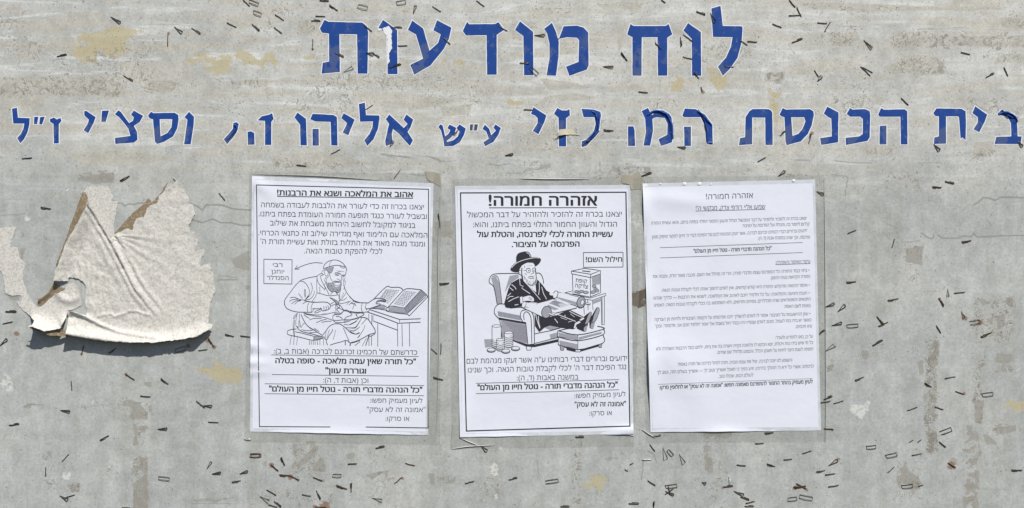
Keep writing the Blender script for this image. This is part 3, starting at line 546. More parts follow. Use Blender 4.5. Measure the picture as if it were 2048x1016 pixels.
# ------------------------------------------------------------------ blue vinyl letters on the board
LET = [
 (1, [[(72, 650), (102, 643), (108, 703), (178, 706), (176, 745), (165, 790), (145, 830), (122, 856), (103, 825), (125, 800), (140, 770), (146, 738), (80, 738)]]),
 (1, [[(205, 698), (230, 698), (222, 742), (203, 742)], [(240, 700), (268, 697), (252, 744), (235, 742)]], 'quotation_mark'),
 (1, [[(298, 712), (323, 702), (340, 714), (362, 704), (368, 722), (352, 742), (352, 856), (322, 857), (320, 740), (300, 728)]]),
 (1, [[(503, 665), (515, 662), (572, 700), (560, 735), (528, 795), (500, 778), (525, 738), (532, 715), (505, 690)]]),
 (1, [[(610, 662), (652, 660), (632, 728), (606, 728)]], 'apostrophe'),
 (1, [[(687, 682), (708, 659), (722, 668), (772, 735), (795, 722), (800, 700), (783, 685), (800, 660), (856, 692), (835, 730), (800, 752), (820, 790), (822, 835), (800, 852), (690, 860), (687, 824), (780, 812), (768, 770), (742, 735), (712, 700)]]),
 (1, [[(885, 690), (903, 668), (918, 676), (1045, 674), (1066, 688), (1068, 715), (1060, 765), (1035, 815), (985, 845), (940, 860), (926, 845), (915, 712), (895, 708)], [(955, 712), (1030, 712), (1025, 760), (1000, 795), (960, 815)]], 'hole'),
 (1, [[(1103, 700), (1130, 668), (1160, 698), (1158, 745), (1140, 862), (1100, 862), (1118, 740), (1120, 715)]]),
 (1, [[(1395, 735), (1415, 730), (1428, 742), (1415, 790), (1395, 820), (1358, 862), (1338, 832), (1372, 795), (1392, 770)]]),
 (1, [[(1480, 788), (1500, 784), (1520, 795), (1522, 864), (1482, 865)]], 'letter_fragment'),
 (2, [[(388, 170), (415, 118), (440, 130), (640, 135), (668, 155), (677, 195), (672, 440), (614, 440), (610, 205), (505, 203), (508, 430), (398, 440), (405, 375), (443, 368), (442, 200), (400, 195)]]),
 (2, [[(738, 165), (765, 118), (850, 180), (852, 443), (793, 443), (790, 205)]]),
 (2, [[(914, 178), (940, 122), (1005, 170), (1043, 303), (1095, 255), (1110, 205), (1066, 180), (1088, 120), (1174, 165), (1160, 230), (1130, 290), (1050, 390), (952, 446), (928, 388), (1005, 350), (962, 205)]]),
 (2, [[(1242, 185), (1268, 130), (1280, 145), (1435, 143), (1455, 132), (1490, 178), (1445, 208), (1445, 446), (1387, 446), (1384, 210), (1262, 212)]]),
 (3, [[(30, 178), (60, 127), (138, 190), (140, 450), (84, 450), (80, 215)]]),
 (3, [[(204, 172), (250, 136), (275, 190), (292, 250), (290, 340), (275, 452), (218, 450), (236, 350), (236, 260), (222, 200)], [(292, 232), (320, 157), (400, 153), (440, 165), (468, 195), (470, 390), (460, 415), (355, 453), (335, 398), (410, 370), (413, 240), (400, 225), (340, 222)]]),
 (3, [[(700, 205), (720, 143), (738, 155), (930, 155), (948, 143), (970, 205), (940, 225), (940, 452), (884, 452), (882, 222), (788, 222), (786, 452), (732, 452), (732, 222)]]),
 (3, [[(1036, 182), (1064, 137), (1141, 192), (1143, 453), (1088, 453), (1086, 232)]]),
 (3, [[(1204, 50), (1258, 35), (1272, 155), (1385, 157), (1390, 165), (1385, 250), (1360, 345), (1315, 410), (1272, 453), (1243, 398), (1290, 345), (1320, 280), (1330, 222), (1213, 220)]]),
 (2, [[(18, 718), (40, 695), (85, 685), (102, 676), (112, 710), (98, 728), (98, 866), (60, 866), (60, 722), (25, 720)]]),
 (2, [[(236, 702), (254, 672), (305, 710), (310, 868), (272, 868), (270, 745)]]),
 (2, [[(330, 712), (345, 680), (470, 687), (490, 700), (494, 870), (456, 868), (452, 728), (360, 725)], [(344, 770), (381, 770), (382, 870), (344, 870)]]),
 (2, [[(516, 705), (530, 676), (596, 715), (580, 755), (558, 808), (524, 792), (545, 750), (550, 735)]]),
 (2, [[(621, 622), (657, 613), (664, 688), (742, 690), (745, 705), (735, 770), (710, 830), (672, 872), (653, 838), (685, 800), (702, 760), (705, 725), (628, 727)]]),
 (2, [[(782, 712), (803, 684), (850, 728), (890, 765), (912, 740), (888, 715), (905, 683), (946, 715), (930, 760), (912, 788), (944, 838), (926, 872), (862, 800), (825, 770), (818, 800), (825, 858), (783, 872), (778, 845), (795, 765), (802, 740)]]),
 (2, [[(1096, 758), (1108, 743), (1122, 750), (1136, 815), (1156, 800), (1168, 778), (1150, 765), (1163, 744), (1203, 764), (1194, 795), (1172, 822), (1145, 842), (1150, 848), (1185, 838), (1212, 815), (1222, 785), (1205, 765), (1222, 743), (1260, 768), (1250, 805), (1225, 850), (1185, 872), (1132, 875), (1125, 830), (1112, 780)]]),
 (2, [[(1285, 743), (1304, 743), (1300, 780), (1284, 780)], [(1312, 743), (1334, 743), (1326, 780), (1308, 780)]], 'quotation_mark'),
 (2, [[(1360, 770), (1374, 745), (1400, 770), (1412, 808), (1440, 780), (1425, 762), (1437, 743), (1470, 765), (1455, 805), (1425, 848), (1376, 874), (1365, 850), (1398, 828), (1382, 785)]]),
 (3, [[(125, 680), (140, 640), (218, 690), (205, 730), (170, 802), (136, 782), (165, 735), (165, 705), (150, 690)]]),
 (3, [[(263, 680), (283, 645), (310, 660), (340, 660), (356, 652), (358, 690), (335, 706), (336, 875), (292, 875), (290, 702)]]),
 (3, [[(428, 650), (500, 655), (540, 668), (544, 690), (535, 750), (530, 790), (490, 835), (460, 870), (430, 880), (428, 845), (465, 830), (500, 790), (512, 740), (505, 700), (440, 700)]]),
 (3, [[(705, 755), (738, 755), (745, 780), (748, 872), (706, 872)]], 'letter_fragment'),
 (3, [[(787, 663), (825, 645), (850, 700), (855, 780), (838, 870), (798, 870), (812, 790), (808, 710)], [(848, 690), (880, 657), (915, 660), (950, 680), (965, 700), (975, 800), (968, 850), (902, 872), (888, 832), (940, 805), (942, 740), (925, 705), (880, 700), (852, 706)]]),
 (3, [[(1030, 690), (1045, 648), (1110, 652), (1165, 685), (1210, 745), (1212, 855), (1175, 858), (1168, 760), (1140, 700), (1040, 700)], [(1040, 757), (1082, 757), (1082, 872), (1042, 872)]]),
 (3, [[(1368, 868), (1375, 825), (1405, 820), (1408, 700), (1430, 665), (1450, 652), (1545, 652), (1560, 660), (1568, 675), (1570, 866), (1527, 866), (1525, 702), (1448, 702), (1448, 862)]]),
 (4, [[(92, 685), (112, 645), (130, 655), (275, 652), (295, 665), (298, 690), (285, 750), (262, 800), (220, 845), (135, 868), (128, 840), (122, 700), (105, 695)], [(163, 700), (240, 700), (248, 725), (230, 770), (205, 800), (170, 812)]], 'hole'),
 (4, [[(357, 678), (378, 637), (445, 672), (443, 850), (342, 866), (335, 825), (405, 815), (402, 708), (385, 700)]]),
 (4, [[(494, 680), (514, 645), (530, 655), (605, 652), (632, 665), (635, 690), (632, 820), (618, 842), (490, 866), (488, 823), (570, 815), (590, 800), (590, 710), (575, 697), (515, 697)]]),
 (4, [[(682, 683), (700, 645), (715, 655), (840, 653), (856, 665), (858, 863), (818, 863), (815, 697), (690, 697)], [(692, 752), (732, 750), (732, 863), (690, 863)]]),
 (4, [[(1012, 675), (1030, 648), (1180, 650), (1205, 665), (1207, 750), (1205, 838), (1185, 820), (1175, 830), (1165, 700), (1160, 695), (1088, 695), (1088, 858), (1015, 860), (1018, 822), (1045, 815), (1045, 695), (1022, 692)]]),
 (4, [[(1245, 675), (1262, 635), (1334, 685), (1318, 730), (1287, 790), (1252, 772), (1278, 730), (1278, 700)]]),
 (4, [[(1395, 680), (1420, 655), (1440, 668), (1490, 680), (1512, 715), (1516, 815), (1540, 815), (1534, 860), (1378, 860), (1388, 818), (1478, 815), (1475, 735), (1455, 695), (1420, 690)]]),
]
WR = {  # crumpled vinyl: raised folds on some letters
 30: [(3, [(490, 665), (515, 690), (522, 740), (505, 790), (470, 830), (432, 870)]), (3, [(530, 670), (530, 740), (522, 780)]), (3, [(440, 850), (480, 835), (530, 780)])],
 32: [(3, [(820, 690), (870, 664), (930, 680), (955, 720), (962, 800)]), (3, [(935, 690), (965, 740), (970, 830)])],
 33: [(3, [(1120, 660), (1160, 700), (1205, 750)]), (3, [(1150, 690), (1172, 760), (1180, 850)]), (3, [(1175, 850), (1212, 855)])],
 41: [(4, [(1400, 680), (1450, 672), (1500, 700), (1512, 730)]), (4, [(1420, 658), (1445, 682), (1490, 705)]), (4, [(1505, 700), (1495, 735)])],
 8: [(1, [(1398, 745), (1415, 770), (1360, 835)])],
}
HL = 0.45
for i, rec in enumerate(LET):
    polys = [fr(rec[0], p) for p in rec[1]]; kind = rec[2] if len(rec) > 2 else 'letter'
    mb = MB()
    loops = [[polys[0], polys[1]]] if kind == 'hole' else [[p] for p in polys]
    for lp in loops:
        rl = [rough(p, 9, 0.22, i * 7 + k) for k, p in enumerate(lp)]
        fill(mb, rl[0], lambda x, y: HL, M['slate' if i == 26 else 'blue'], rl[1:])
        o_ = offset(lp[0], 1.6); h_ = [offset(q, -1.6) for q in lp[1:]]
        fill(mb, o_, lambda x, y: 0.22, M['rim'], h_)  # thin pale edge added round the letter to imitate a sharpening halo
    for k, ln in WR.get(i, []):
        pts = smooth_line(fr(k, ln), 4); P = [Vector((p[0], p[1])) for p in pts]; vs = []
        for q, p in enumerate(P):
            d = (P[min(q + 1, len(P) - 1)] - P[max(q - 1, 0)]).normalized(); nn = Vector((-d.y, d.x)); tw = math.sin(math.pi * (0.1 + 0.8 * q / (len(P) - 1)))
            for s_, hh in ((-2.6, HL + .05), (random.uniform(-1, 1), HL + 4.2 * tw), (2.6, HL + .05)):
                vs.append((p.x + nn.x * s_, p.y + nn.y * s_, hh))
        mb.add(vs, [(3 * q + a, 3 * q + a + 1, 3 * q + a + 4, 3 * q + a + 3) for q in range(len(P) - 1) for a in (0, 1)], M['blue'])
    cx = sum(p[0] for p in polys[0]) / len(polys[0]); cy = sum(p[1] for p in polys[0]) / len(polys[0])
    o = mb.build('letter' if kind in ('hole',) else kind, (cx, cy, 0), None)
    loc = o.location.copy(); o.parent = board; o.location = loc - board.location
    if kind == 'letter_fragment': o['label'] = 'broken blue letter with its top torn away'
    if i == 11:
        o['label'] = 'blue letter with a long white peeled patch'
        pm = MB(); pp = rough(fr(2, [(760, 172), (800, 155), (820, 182), (814, 205), (817, 240), (819, 290), (800, 322), (806, 368), (791, 388), (790, 215), (770, 195)]), 3, 0.9, 3)
        fill(pm, pp, lambda x, y: 0.62, M['white'])
        for q in ((748, 176, 14), (782, 182, 10), (775, 168, 8)):
            cc = fr(2, [(q[0], q[1])])[0]; rr = q[2] * Zm
            fill(pm, [(cc[0] + rr * math.cos(a) * random.uniform(.6, 1.2), cc[1] + rr * .6 * math.sin(a) * random.uniform(.6, 1.2)) for a in [k * .63 for k in range(10)]], lambda x, y: 0.66 + q[2] * .001, M['white'])
        w_ = pm.build('peeled_patch', (768, 90, 0.6)); l2 = w_.location.copy(); w_.parent = o; w_.location = l2 - loc
    if i in WR: o['label'] = 'crumpled blue letter with lifted folds'

# ------------------------------------------------------------------ staples
def place_words(items):
    """label every staple by its look and its rank from the left in a stretch of the board one can find"""
    zones = [('at the upper left corner of the board', lambda x, y: x < 330 and y < 200), ('left of the large top heading', lambda x, y: x < 640 and y < 200),
             ('around the top heading on its left word', lambda x, y: x < 1000 and y < 180), ('around the middle of the top heading', lambda x, y: x < 1240 and y < 200), ('around the right word of the top heading', lambda x, y: x < 1520 and y < 200),
             ('right of the large top heading', lambda x, y: y < 200), ('along the left half of the second heading', lambda x, y: x < 1010 and y < 330), ('along the middle of the second heading', lambda x, y: x < 1530 and y < 300),
             ('along the right end of the second heading', lambda x, y: y < 300), ('around the torn old poster', lambda x, y: x < 500 and y < 670), ('just below the torn old poster', lambda x, y: x < 500 and y < 730),
             ('midway under the torn old poster', lambda x, y: x < 500 and y < 870), ('low down under the torn old poster', lambda x, y: x < 500), ('between the cobbler and armchair posters', lambda x, y: x < 912 and y < 860),
             ('at the foot of the cobbler poster', lambda x, y: x < 700 and y < 965), ('along the lower edge below the cobbler', lambda x, y: x < 700), ('below the gap between picture posters', lambda x, y: x < 985),
             ('below the armchair poster', lambda x, y: x < 1282 and y > 850), ('above the right text poster', lambda x, y: x < 1640 and y < 370), ('just under the right text poster', lambda x, y: x < 1640 and y < 940 and y > 850),
             ('well below the right text poster', lambda x, y: x < 1640 and y > 850), ('beside the upper right text poster', lambda x, y: y < 540), ('right of the text poster beside its middle', lambda x, y: y < 700),
             ('right of the text poster beside its foot', lambda x, y: y < 850), ('below and right of the text poster', lambda x, y: y < 920), ('by the lower right corner of the board', lambda x, y: True)]
    byz = {}
    for it in items:
        z = next(k for k, (_, f) in enumerate(zones) if f(it['x'], it['y'])); byz.setdefault(z, []).append(it)
    W_ = 'first second third fourth fifth sixth seventh eighth ninth tenth eleventh twelfth thirteenth fourteenth fifteenth sixteenth seventeenth eighteenth nineteenth twentieth'.split()
    for z, l in byz.items():
        l.sort(key=lambda t: t['x'])
        for k, t in enumerate(l):
            rank = W_[k] if k < 20 else f'{k + 1}th'
            t['obj']['label'] = f"{t['look']} staple {zones[z][0]}, {rank} from left"
items = []
def rnd(a, b): return random.uniform(a, b)
for kind, a, b in STAPLES:
    A_, B_ = Vector((a[0], a[1], 0)), Vector((b[0], b[1], 0)); d = B_ - A_; L = max(d.length, 1e-3); d.normalize(); n = Vector((-d.y, d.x, 0)); c = (A_ + B_) / 2
    m = M['rusty'] if 'r' in kind else M['bright'] if 'w' in kind else M['steel']
    r = 0.88 * (1.3 if 'k' in kind else 0.75 if 'n' in kind else 1.0) * rnd(.92, 1.08)
    mb = MB(); up = rnd(0.7, 1.3); P = lambda q, h: (q.x, q.y, h)
    if kind[0] in 'bw':                        # a crown lying on the board with its two legs driven in
        k1, k2 = rnd(-.6, .6), rnd(-.6, .6); t0, t1 = rnd(.2, 1.6), rnd(.2, 1.6)
        mid = [A_ + d * (L * t) + n * (rnd(-.35, .35)) for t in (0.08, 0.3, 0.55, 0.78, 0.92)]
        pts = [P(A_ + n * k1, -0.6), P(A_ + n * k1 * .5, up * .55 + t0 * .3)] + [P(q, up + (t1 - t0) * (i - 2) * .12) for i, q in enumerate(mid)] + [P(B_ + n * k2 * .5, up * .55 + t1 * .3), P(B_ + n * k2, -0.6)]
        tube(mb, pts, r, m)
        if 'k' in kind or random.random() < .3:  # one leg pulled out and folded along the crown
            s_ = random.choice((-1, 1)); e, o_ = (A_, B_) if s_ > 0 else (B_, A_)
            tube(mb, [P(e, up), P(e + n * s_ * 2.2 + (o_ - e) * .1, up * .9), P(e + n * s_ * 1.6 + (o_ - e) * rnd(.45, .75), 1.0)], r * .85, m)
    elif kind[0] == 'l':                       # both legs folded back to a narrow loop
        w_ = rnd(2.0, 3.4); far = up + rnd(.3, 1.2)
        tube(mb, [P(A_, 0.2), P(A_ + d * (.25 * L) + n * .5, up), P(B_ - d * 1.5 + n * w_, far), P(B_, far * .9), P(B_ - d * 1.2 - n * w_, far * .8), P(A_ + d * (.3 * L) - n * .6, up * .8), P(A_ + d * .5, 0.5)], r * .8, m)
    elif kind[0] == 'o':                       # a pulled staple hanging as an open frame
        w_ = rnd(3.0, 4.2); sk = rnd(-2.5, 2.5); h0, h1 = rnd(.7, 1.1), rnd(.9, 1.8)
        tube(mb, [P(A_ - n * w_, h0), P(A_ + d * (L * .5) - n * (w_ + rnd(-.5, .8)), h0 + .4), P(B_ - n * w_ + d * sk * .4, h1), P(B_ + n * w_ * .9 + d * sk * .5, h1), P(A_ + d * (L * .45) + n * (w_ * .8), h0 + .8), P(A_ + n * w_ * .7 + d * sk, h0)], r * .62, m, 6, closed=random.random() < .7)
    else:                                      # a triangle
        w_ = L * rnd(.26, .36)
        tube(mb, [P(A_, .8), P(B_ - n * w_ * .5, 1.1), P(B_ + d * 1.5 + n * w_ * .6, 1.6)], r * .62, m, 6, closed=True)
    o = mb.build('staple', (c.x, c.y, 0), None, smooth=True)
    ang = math.degrees(math.atan2(-d.y, d.x)); ang = (ang + 90) % 180 - 90
    tilt = 'level' if abs(ang) < 12 else 'upright' if abs(ang) > 65 else 'upward tilted' if ang > 0 else 'downward tilted'
    colr = 'rusty' if 'r' in kind else 'shiny' if 'w' in kind else 'black'
    shp = {'b': 'straight', 'w': 'straight', 'l': 'folded', 'o': 'open', 't': 'triangular'}[kind[0]]
    tag(o, None, 'staple', 'old staples left in the notice board')
    items.append(dict(obj=o, x=c.x, y=c.y, look=f'{colr} {shp} {tilt}'))
place_words(items)

# ------------------------------------------------------------------ printing
_fc = bpy.data.curves.new('type', 'FONT'); _fo = bpy.data.objects.new('type', _fc); C.objects.link(_fo)
_fc.resolution_u = 3
def visual(s):
    sw = {'(': ')', ')': '('}; return ''.join(sw.get(c, c) for c in reversed(s))
_cache = {}
_fc.fill_mode = 'NONE'
def glyph_mesh(s, off=0):
    """outlines of a line of type, filled by winding number (the glyphs' contours overlap)"""
    if s in _cache: return _cache[s]
    _fc.body = visual(s); _fc.size = 1
    bpy.context.view_layer.update()
    me = bpy.data.meshes.new_from_object(_fo.evaluated_get(bpy.context.evaluated_depsgraph_get()))
    V = [Vector((p.co.x, p.co.y)) for p in me.vertices]; E_ = [tuple(e.vertices) for e in me.edges]
    bpy.data.meshes.remove(me)
    nxt = {}
    for a, b in E_: nxt.setdefault(a, []).append(b); nxt.setdefault(b, []).append(a)
    seen = set(); segs = []
    for st in range(len(V)):                   # contours keep their vertex order, so the walk from v to v+1 keeps the winding
        if st in seen or st not in nxt: continue
        loop = [st]; seen.add(st); cur = st + 1 if st + 1 in nxt[st] else nxt[st][0]
        while cur not in seen:
            loop.append(cur); seen.add(cur); c2 = [q for q in nxt[cur] if q not in seen]
            if not c2: break
            cur = cur + 1 if cur + 1 in c2 else c2[0]
        segs += list(zip(loop, loop[1:] + loop[:1]))
    v, e, f, *_ = geometry.delaunay_2d_cdt(V, segs, [], 0, 1e-6)
    P = np.array([(q.x, q.y) for q in v]); F = np.array([t for t in f]); ctr = P[F].mean(1)
    O = np.array([(q.x, q.y) for q in V]); a = O[[q[0] for q in segs]]; b = O[[q[1] for q in segs]]
    cx, cy = ctr[:, :1], ctr[:, 1:]; side = (b[:, 0] - a[:, 0]) * (cy - a[:, 1]) - (cx - a[:, 0]) * (b[:, 1] - a[:, 1])
    wn_ = ((a[:, 1] <= cy) & (b[:, 1] > cy) & (side > 0)).sum(1) - ((a[:, 1] > cy) & (b[:, 1] <= cy) & (side < 0)).sum(1)
    F = F[wn_ != 0]
    _cache[s] = ([tuple(q) for q in P], [tuple(int(k) for k in t) for t in F]); return _cache[s]
def text_into(mb, s, xl, xr, yl, yr, h, hf, m, off=0.0, italic=0.0):
    v, f = glyph_mesh(s, off); x0 = min(p[0] for p in v); x1 = max(p[0] for p in v)
    out = []
    for x, y in v:
        t = (x - x0) / (x1 - x0); X_ = xl + (xr - xl) * t + italic * y * h; Y_ = yl + (yr - yl) * t - y * h / 0.592
        out.append((X_, Y_, hf(X_, Y_)))
    mb.add(out, f, m)

class Poster:
    def __init__(s, quad, bumps, name, label):
        s.q = [Vector(p) for p in quad]; s.bumps = bumps
        s.root = bpy.data.objects.new(name, None); C.objects.link(s.root); s.root.empty_display_size = 0.02
        c = (s.q[2] + s.q[3]) / 2; s.root.location = W(c.x, c.y, 0); tag(s.root, label, 'poster')
        s.o = (c.x, c.y, 0)
    def hp(s, x, y):
        h = 0.45
        for (bx, by, rx, ry, rot, a) in s.bumps:
            dx, dy = x - bx, y - by; c_, s_ = math.cos(rot), math.sin(rot)
            u = (dx * c_ + dy * s_) / rx; v = (-dx * s_ + dy * c_) / ry; q = u * u + v * v
            if q < 9: h += a * math.exp(-q)
        h += 0.4 * mnoise.noise(Vector((x / 90, y / 130, s.q[0].x)))
        return max(h, 0.3)
    def part(s, mb, name, label=None):
        o = mb.build(name, s.o, None); loc = o.location.copy(); o.parent = s.root; o.location = loc - s.root.location
        if label: o['label'] = label
        return o
    def sheet(s):
        mb = MB(); nu, nv = 60, 84; vs = []
        a, b, c, d = s.q
        for j in range(nv + 1):
            for i in range(nu + 1):
                u, v = i / nu, j / nv; p = a.lerp(b, u).lerp(d.lerp(c, u), v)
                ed = 0.0
                if j == nv: ed = 0.25 * math.sin(u * 37)
                vs.append((p.x, p.y + ed, s.hp(p.x, p.y)))
        fs = [(j * (nu + 1) + i, (j + 1) * (nu + 1) + i, (j + 1) * (nu + 1) + i + 1, j * (nu + 1) + i + 1) for j in range(nv) for i in range(nu)]
        mb.add(vs, fs, M['paper']); o = s.part(mb, 'sheet')
        o.data.polygons.foreach_set('use_smooth', [True] * len(fs))
        md = o.modifiers.new('thickness', 'SOLIDIFY'); md.thickness = 0.00010; md.offset = -1
        es = o.modifiers.new('crisp_edges', 'EDGE_SPLIT'); es.split_angle = math.radians(50)
        return o
    def lift(s, k): return lambda x, y: s.hp(x, y) + 0.22 + k
    def text(s, rows):
        for r_ in rows:
            t, xl, xr, yl, yr, h, st = r_[:7]; mb = MB()
            off = {'b': .085, 'm': .05}.get(st[0], 0)
            mat = M['ink'] if st[0] in 'bm' else M['faint'] if st[0] == 's' else M['thin']
            text_into(mb, t, xl, xr, yl, yr, h, s.lift(0), mat, 0)
            if off:
                for k, dy in ((-1, 0), (1, 0), (-.6, -.5), (.6, .5)): text_into(mb, t, xl + k * off * h * .6, xr + k * off * h * .6, yl + dy * off * h * .5, yr + dy * off * h * .5, h, s.lift(.04 + .02 * k + .005 * dy), mat, 0)
            if 'u' in st:
                ribbon(mb, subdiv((xl, yl + h * .22), (xr, yr + h * .22)), 1.0 if h < 9 else 1.5, s.lift(0.02), mat)
            s.part(mb, 'text_line')
    def rule(s, a, b, w=1.1): 
        mb = MB(); ribbon(mb, subdiv(a, b), w, s.lift(0), M['thin']); s.part(mb, 'ruled_line')
    def frame(s, lines, w):
        mb = MB()
        for k, (a, b) in enumerate(lines): ribbon(mb, subdiv(a, b), w, s.lift(0.01 * k), M['ink'])
        s.part(mb, 'printed_border')
    def sleeve(s, outer, creases):
        mb = MB(); n = len(outer); a = [Vector(p) for p in outer]
        cen = sum(s.q, Vector((0, 0))) / 4
        inner = [p + (cen - p).normalized() * 9 for p in s.q]
        for i in range(4):
            p0, p1, q0, q1 = a[i], a[(i + 1) % 4], inner[i], inner[(i + 1) % 4]; N = 40; M_ = 3; vs = []
            for j in range(N + 1):
                for k in range(M_ + 1):
                    q = p0.lerp(p1, j / N).lerp(q0.lerp(q1, j / N), k / M_)
                    ins = s.hp(q.x, q.y) + .15 if k == M_ else 0
                    base = 0.5 if k == 0 else 0.8 + 0.5 * mnoise.noise(Vector((q.x / 14, q.y / 14, 2)))
                    vs.append((q.x + (rnd(-.5, .5) if k == 0 else 0), q.y + (rnd(-.5, .5) if k == 0 else 0), max(base, ins)))
            mb.add(vs, [(j * (M_ + 1) + k, j * (M_ + 1) + k + 1, (j + 1) * (M_ + 1) + k + 1, (j + 1) * (M_ + 1) + k) for j in range(N) for k in range(M_)], M['clear'])
        o = s.part(mb, 'clear_tape'); o.data.polygons.foreach_set('use_smooth', [True] * len(o.data.polygons))
        for ln, w in creases:
            cb = MB(); pts = smooth_line(ln, 4); P = [Vector((p[0], p[1])) for p in pts]; vs = []
            for q, p in enumerate(P):
                dd = (P[min(q + 1, len(P) - 1)] - P[max(q - 1, 0)]).normalized(); nn = Vector((-dd.y, dd.x)); tw = math.sin(math.pi * (0.08 + 0.84 * q / (len(P) - 1)))
                for s_, hh in ((-w, .9), (0, .9 + 1.6 * tw), (w, .9)): vs.append((p.x + nn.x * s_ * tw, p.y + nn.y * s_ * tw, max(hh, s.hp(p.x, p.y) * 0 + hh)))
            cb.add(vs, [(3 * q + z, 3 * q + z + 1, 3 * q + z + 4, 3 * q + z + 3) for q in range(len(P) - 1) for z in (0, 1)], M['crease'])
            e = s.part(cb, 'crease'); l = e.location.copy(); e.parent = o; e.location = l - o.location
class Draw:
    """line drawing on a poster: filled shapes and strokes in painter's order"""
    def __init__(s, poster, pen='ink'): s.pen = pen; s.p = poster; s.mb = MB(); s.k = 0.0; s.f = None
    def fr(s, ox, oy, sc): s.f = (ox, oy, sc)
    def t(s, pts): return [(s.f[0] + x * s.f[2], s.f[1] + y * s.f[2]) for x, y in pts]
    def up(s): s.k += 0.0022; return s.p.lift(0.05 + s.k)
    def ln(s, w, *lines, m=None, sm=True):
        m = m or s.pen
        for l in lines:
            pts = s.t([(l[i], l[i + 1]) for i in range(0, len(l), 2)])
            ribbon(s.mb, smooth_line(pts, 4) if sm else sum([subdiv(a, b, 6) for a, b in zip(pts, pts[1:])], []), w, s.up(), M[m])
    def fl(s, m, *polys, sm=True):
        for l in polys:
            pts = s.t([(l[i], l[i + 1]) for i in range(0, len(l), 2)])
            if sm: 
                q = smooth_line(pts + [pts[0]], 3)[:-1]; pts = [(v[0], v[1]) for v in q]
            fill(s.mb, pts, s.up(), M[m])
    def el(s, cx, cy, rx, ry, w=0.9, m='ink', rot=0.0, fillm=None):
        pts = [(cx + rx * math.cos(a) * math.cos(rot) - ry * math.sin(a) * math.sin(rot), cy + rx * math.cos(a) * math.sin(rot) + ry * math.sin(a) * math.cos(rot)) for a in [2 * math.pi * k / 18 for k in range(18)]]
        if fillm: fill(s.mb, s.t(pts), s.up(), M[fillm])
        if w: ribbon(s.mb, s.t(pts + pts[:2]), w, s.up(), M[m])
    def hatch(s, quad, n, w=0.5, m='greyink', along=True):
        a, b, c, d = [Vector(q) for q in quad]
        for k in range(n):
            t = (k + .5) / n
            p, q = (a.lerp(d, t), b.lerp(c, t)) if along else (a.lerp(b, t), d.lerp(c, t))
            ribbon(s.mb, s.t([p, p.lerp(q, .5), q]), w, s.up(), M[m])
    def words(s, quad, n):
        r_ = random.Random(3); a, b, c, d = [Vector(q) for q in quad]
        for k in range(n):
            t = (k + .5) / n; p, q = a.lerp(d, t), b.lerp(c, t); x = 0.0
            while x < 1:
                l = r_.uniform(.07, .2); ribbon(s.mb, s.t([p.lerp(q, x), p.lerp(q, min(1, x + l))]), 0.75, s.up(), M['thin']); x += l + .05
    def done(s, name, label): return s.p.part(s.mb, name, label)

# ---- left poster
p1 = Poster([(504, 352), (867, 367), (856, 870), (500, 863)],
            [(650, 880, 110, 16, 0, 4.2), (500, 725, 34, 9, .05, 3.4), (505, 745, 30, 6, -.1, 2.4), (520, 372, 30, 12, .6, 2.0), (502, 690, 26, 10, .3, 2.6), (600, 600, 120, 140, 0, 1.2), (862, 640, 26, 120, 0, 1.0), (735, 430, 160, 26, .1, .9), (800, 800, 60, 90, .3, 1.2), (610, 470, 40, 160, .3, .8)],
            'poster', 'white Hebrew poster with line drawing of a seated cobbler reaching to an open book')
p1.sheet()
p1.frame([((513.2, 369.9), (857.2, 378.5)), ((857.2, 378), (856, 856)), ((513.2, 369.5), (519, 853.5)), ((518.5, 853), (661, 853.8)), ((731.7, 853.8), (856.4, 855.7))], 1.7)
p1.text([("אהוב את המלאכה ושנא את הרבנות!", 554.7, 826, 390.5, 394.3, 10, 'bu'),
         ("יצאנו בכרוז זה כדי לעורר את הלבבות לעבודה בשמחה", 522.4, 848, 414.3, 419, 9.2, 'l'), ("ובשביל לעורר כנגד תופעה חמורה העומדת בפתח ביתנו.", 517.6, 853.7, 432.4, 438, 9.2, 'l'),
         ("בניגוד למקובל לחשוב היהדות משבחת את שילוב", 540.5, 830.9, 450.8, 455.8, 9.2, 'l'), ("המלאכה עם הלימוד ואף מגדירה שילוב זה כתנאי הכרחי.", 516.7, 854.7, 470.4, 475.2, 9.2, 'l'),
         ("ומנגד מגנה מאוד את התלות בזולת ואת עשיית תורת ה'", 521.4, 850, 487.6, 493, 9.2, 'l'), ("לכלי להפקת טובות הנאה.", 609, 765, 506.6, 508, 9.2, 'l'),
         ("רבי", 546.1, 565.2, 533.5, 533.7, 7.2, 'r'), ("יוחנן", 543, 568.7, 546.6, 547, 7.2, 'r'), ("הסנדלר", 534.3, 577.6, 559.4, 560, 7.4, 'r'),
         ("כדרשתם של חכמינו זכרונם לברכה (אבות ב, ב):", 548, 834.5, 706.7, 709.7, 9, 'l'), ('"כל תורה שאין עמה מלאכה - סופה בטלה', 551.4, 831.5, 726, 728.4, 9.6, 'b'), ('וגוררת עוון"', 651.4, 732, 746, 747, 9.6, 'b'),
         ("וכן (אבות ד, ה):", 646.5, 736.7, 764.8, 765.8, 9, 'l'), ('"כל הנהנה מדברי תורה - נוטל חייו מן העולם"', 538.8, 844.3, 782.5, 785, 9.6, 'b'),
         ("לעיון מעמיק חפשו:", 740.4, 845, 805, 805.8, 8.2, 'l'), ('"אמונה זה לא עסק"', 734, 851, 823.5, 824, 8.6, 'r'), ("או סרקו:", 771, 818.7, 841.3, 841.6, 8.2, 'r')])
for a, b in (((542.8, 709.6), (837.4, 712.9)), ((544, 748.9), (837.4, 752.6)), ((529.8, 767.4), (848.7, 771)), ((529.4, 787.2), (847.9, 791.2))): p1.rule(a, b)
mb = MB()
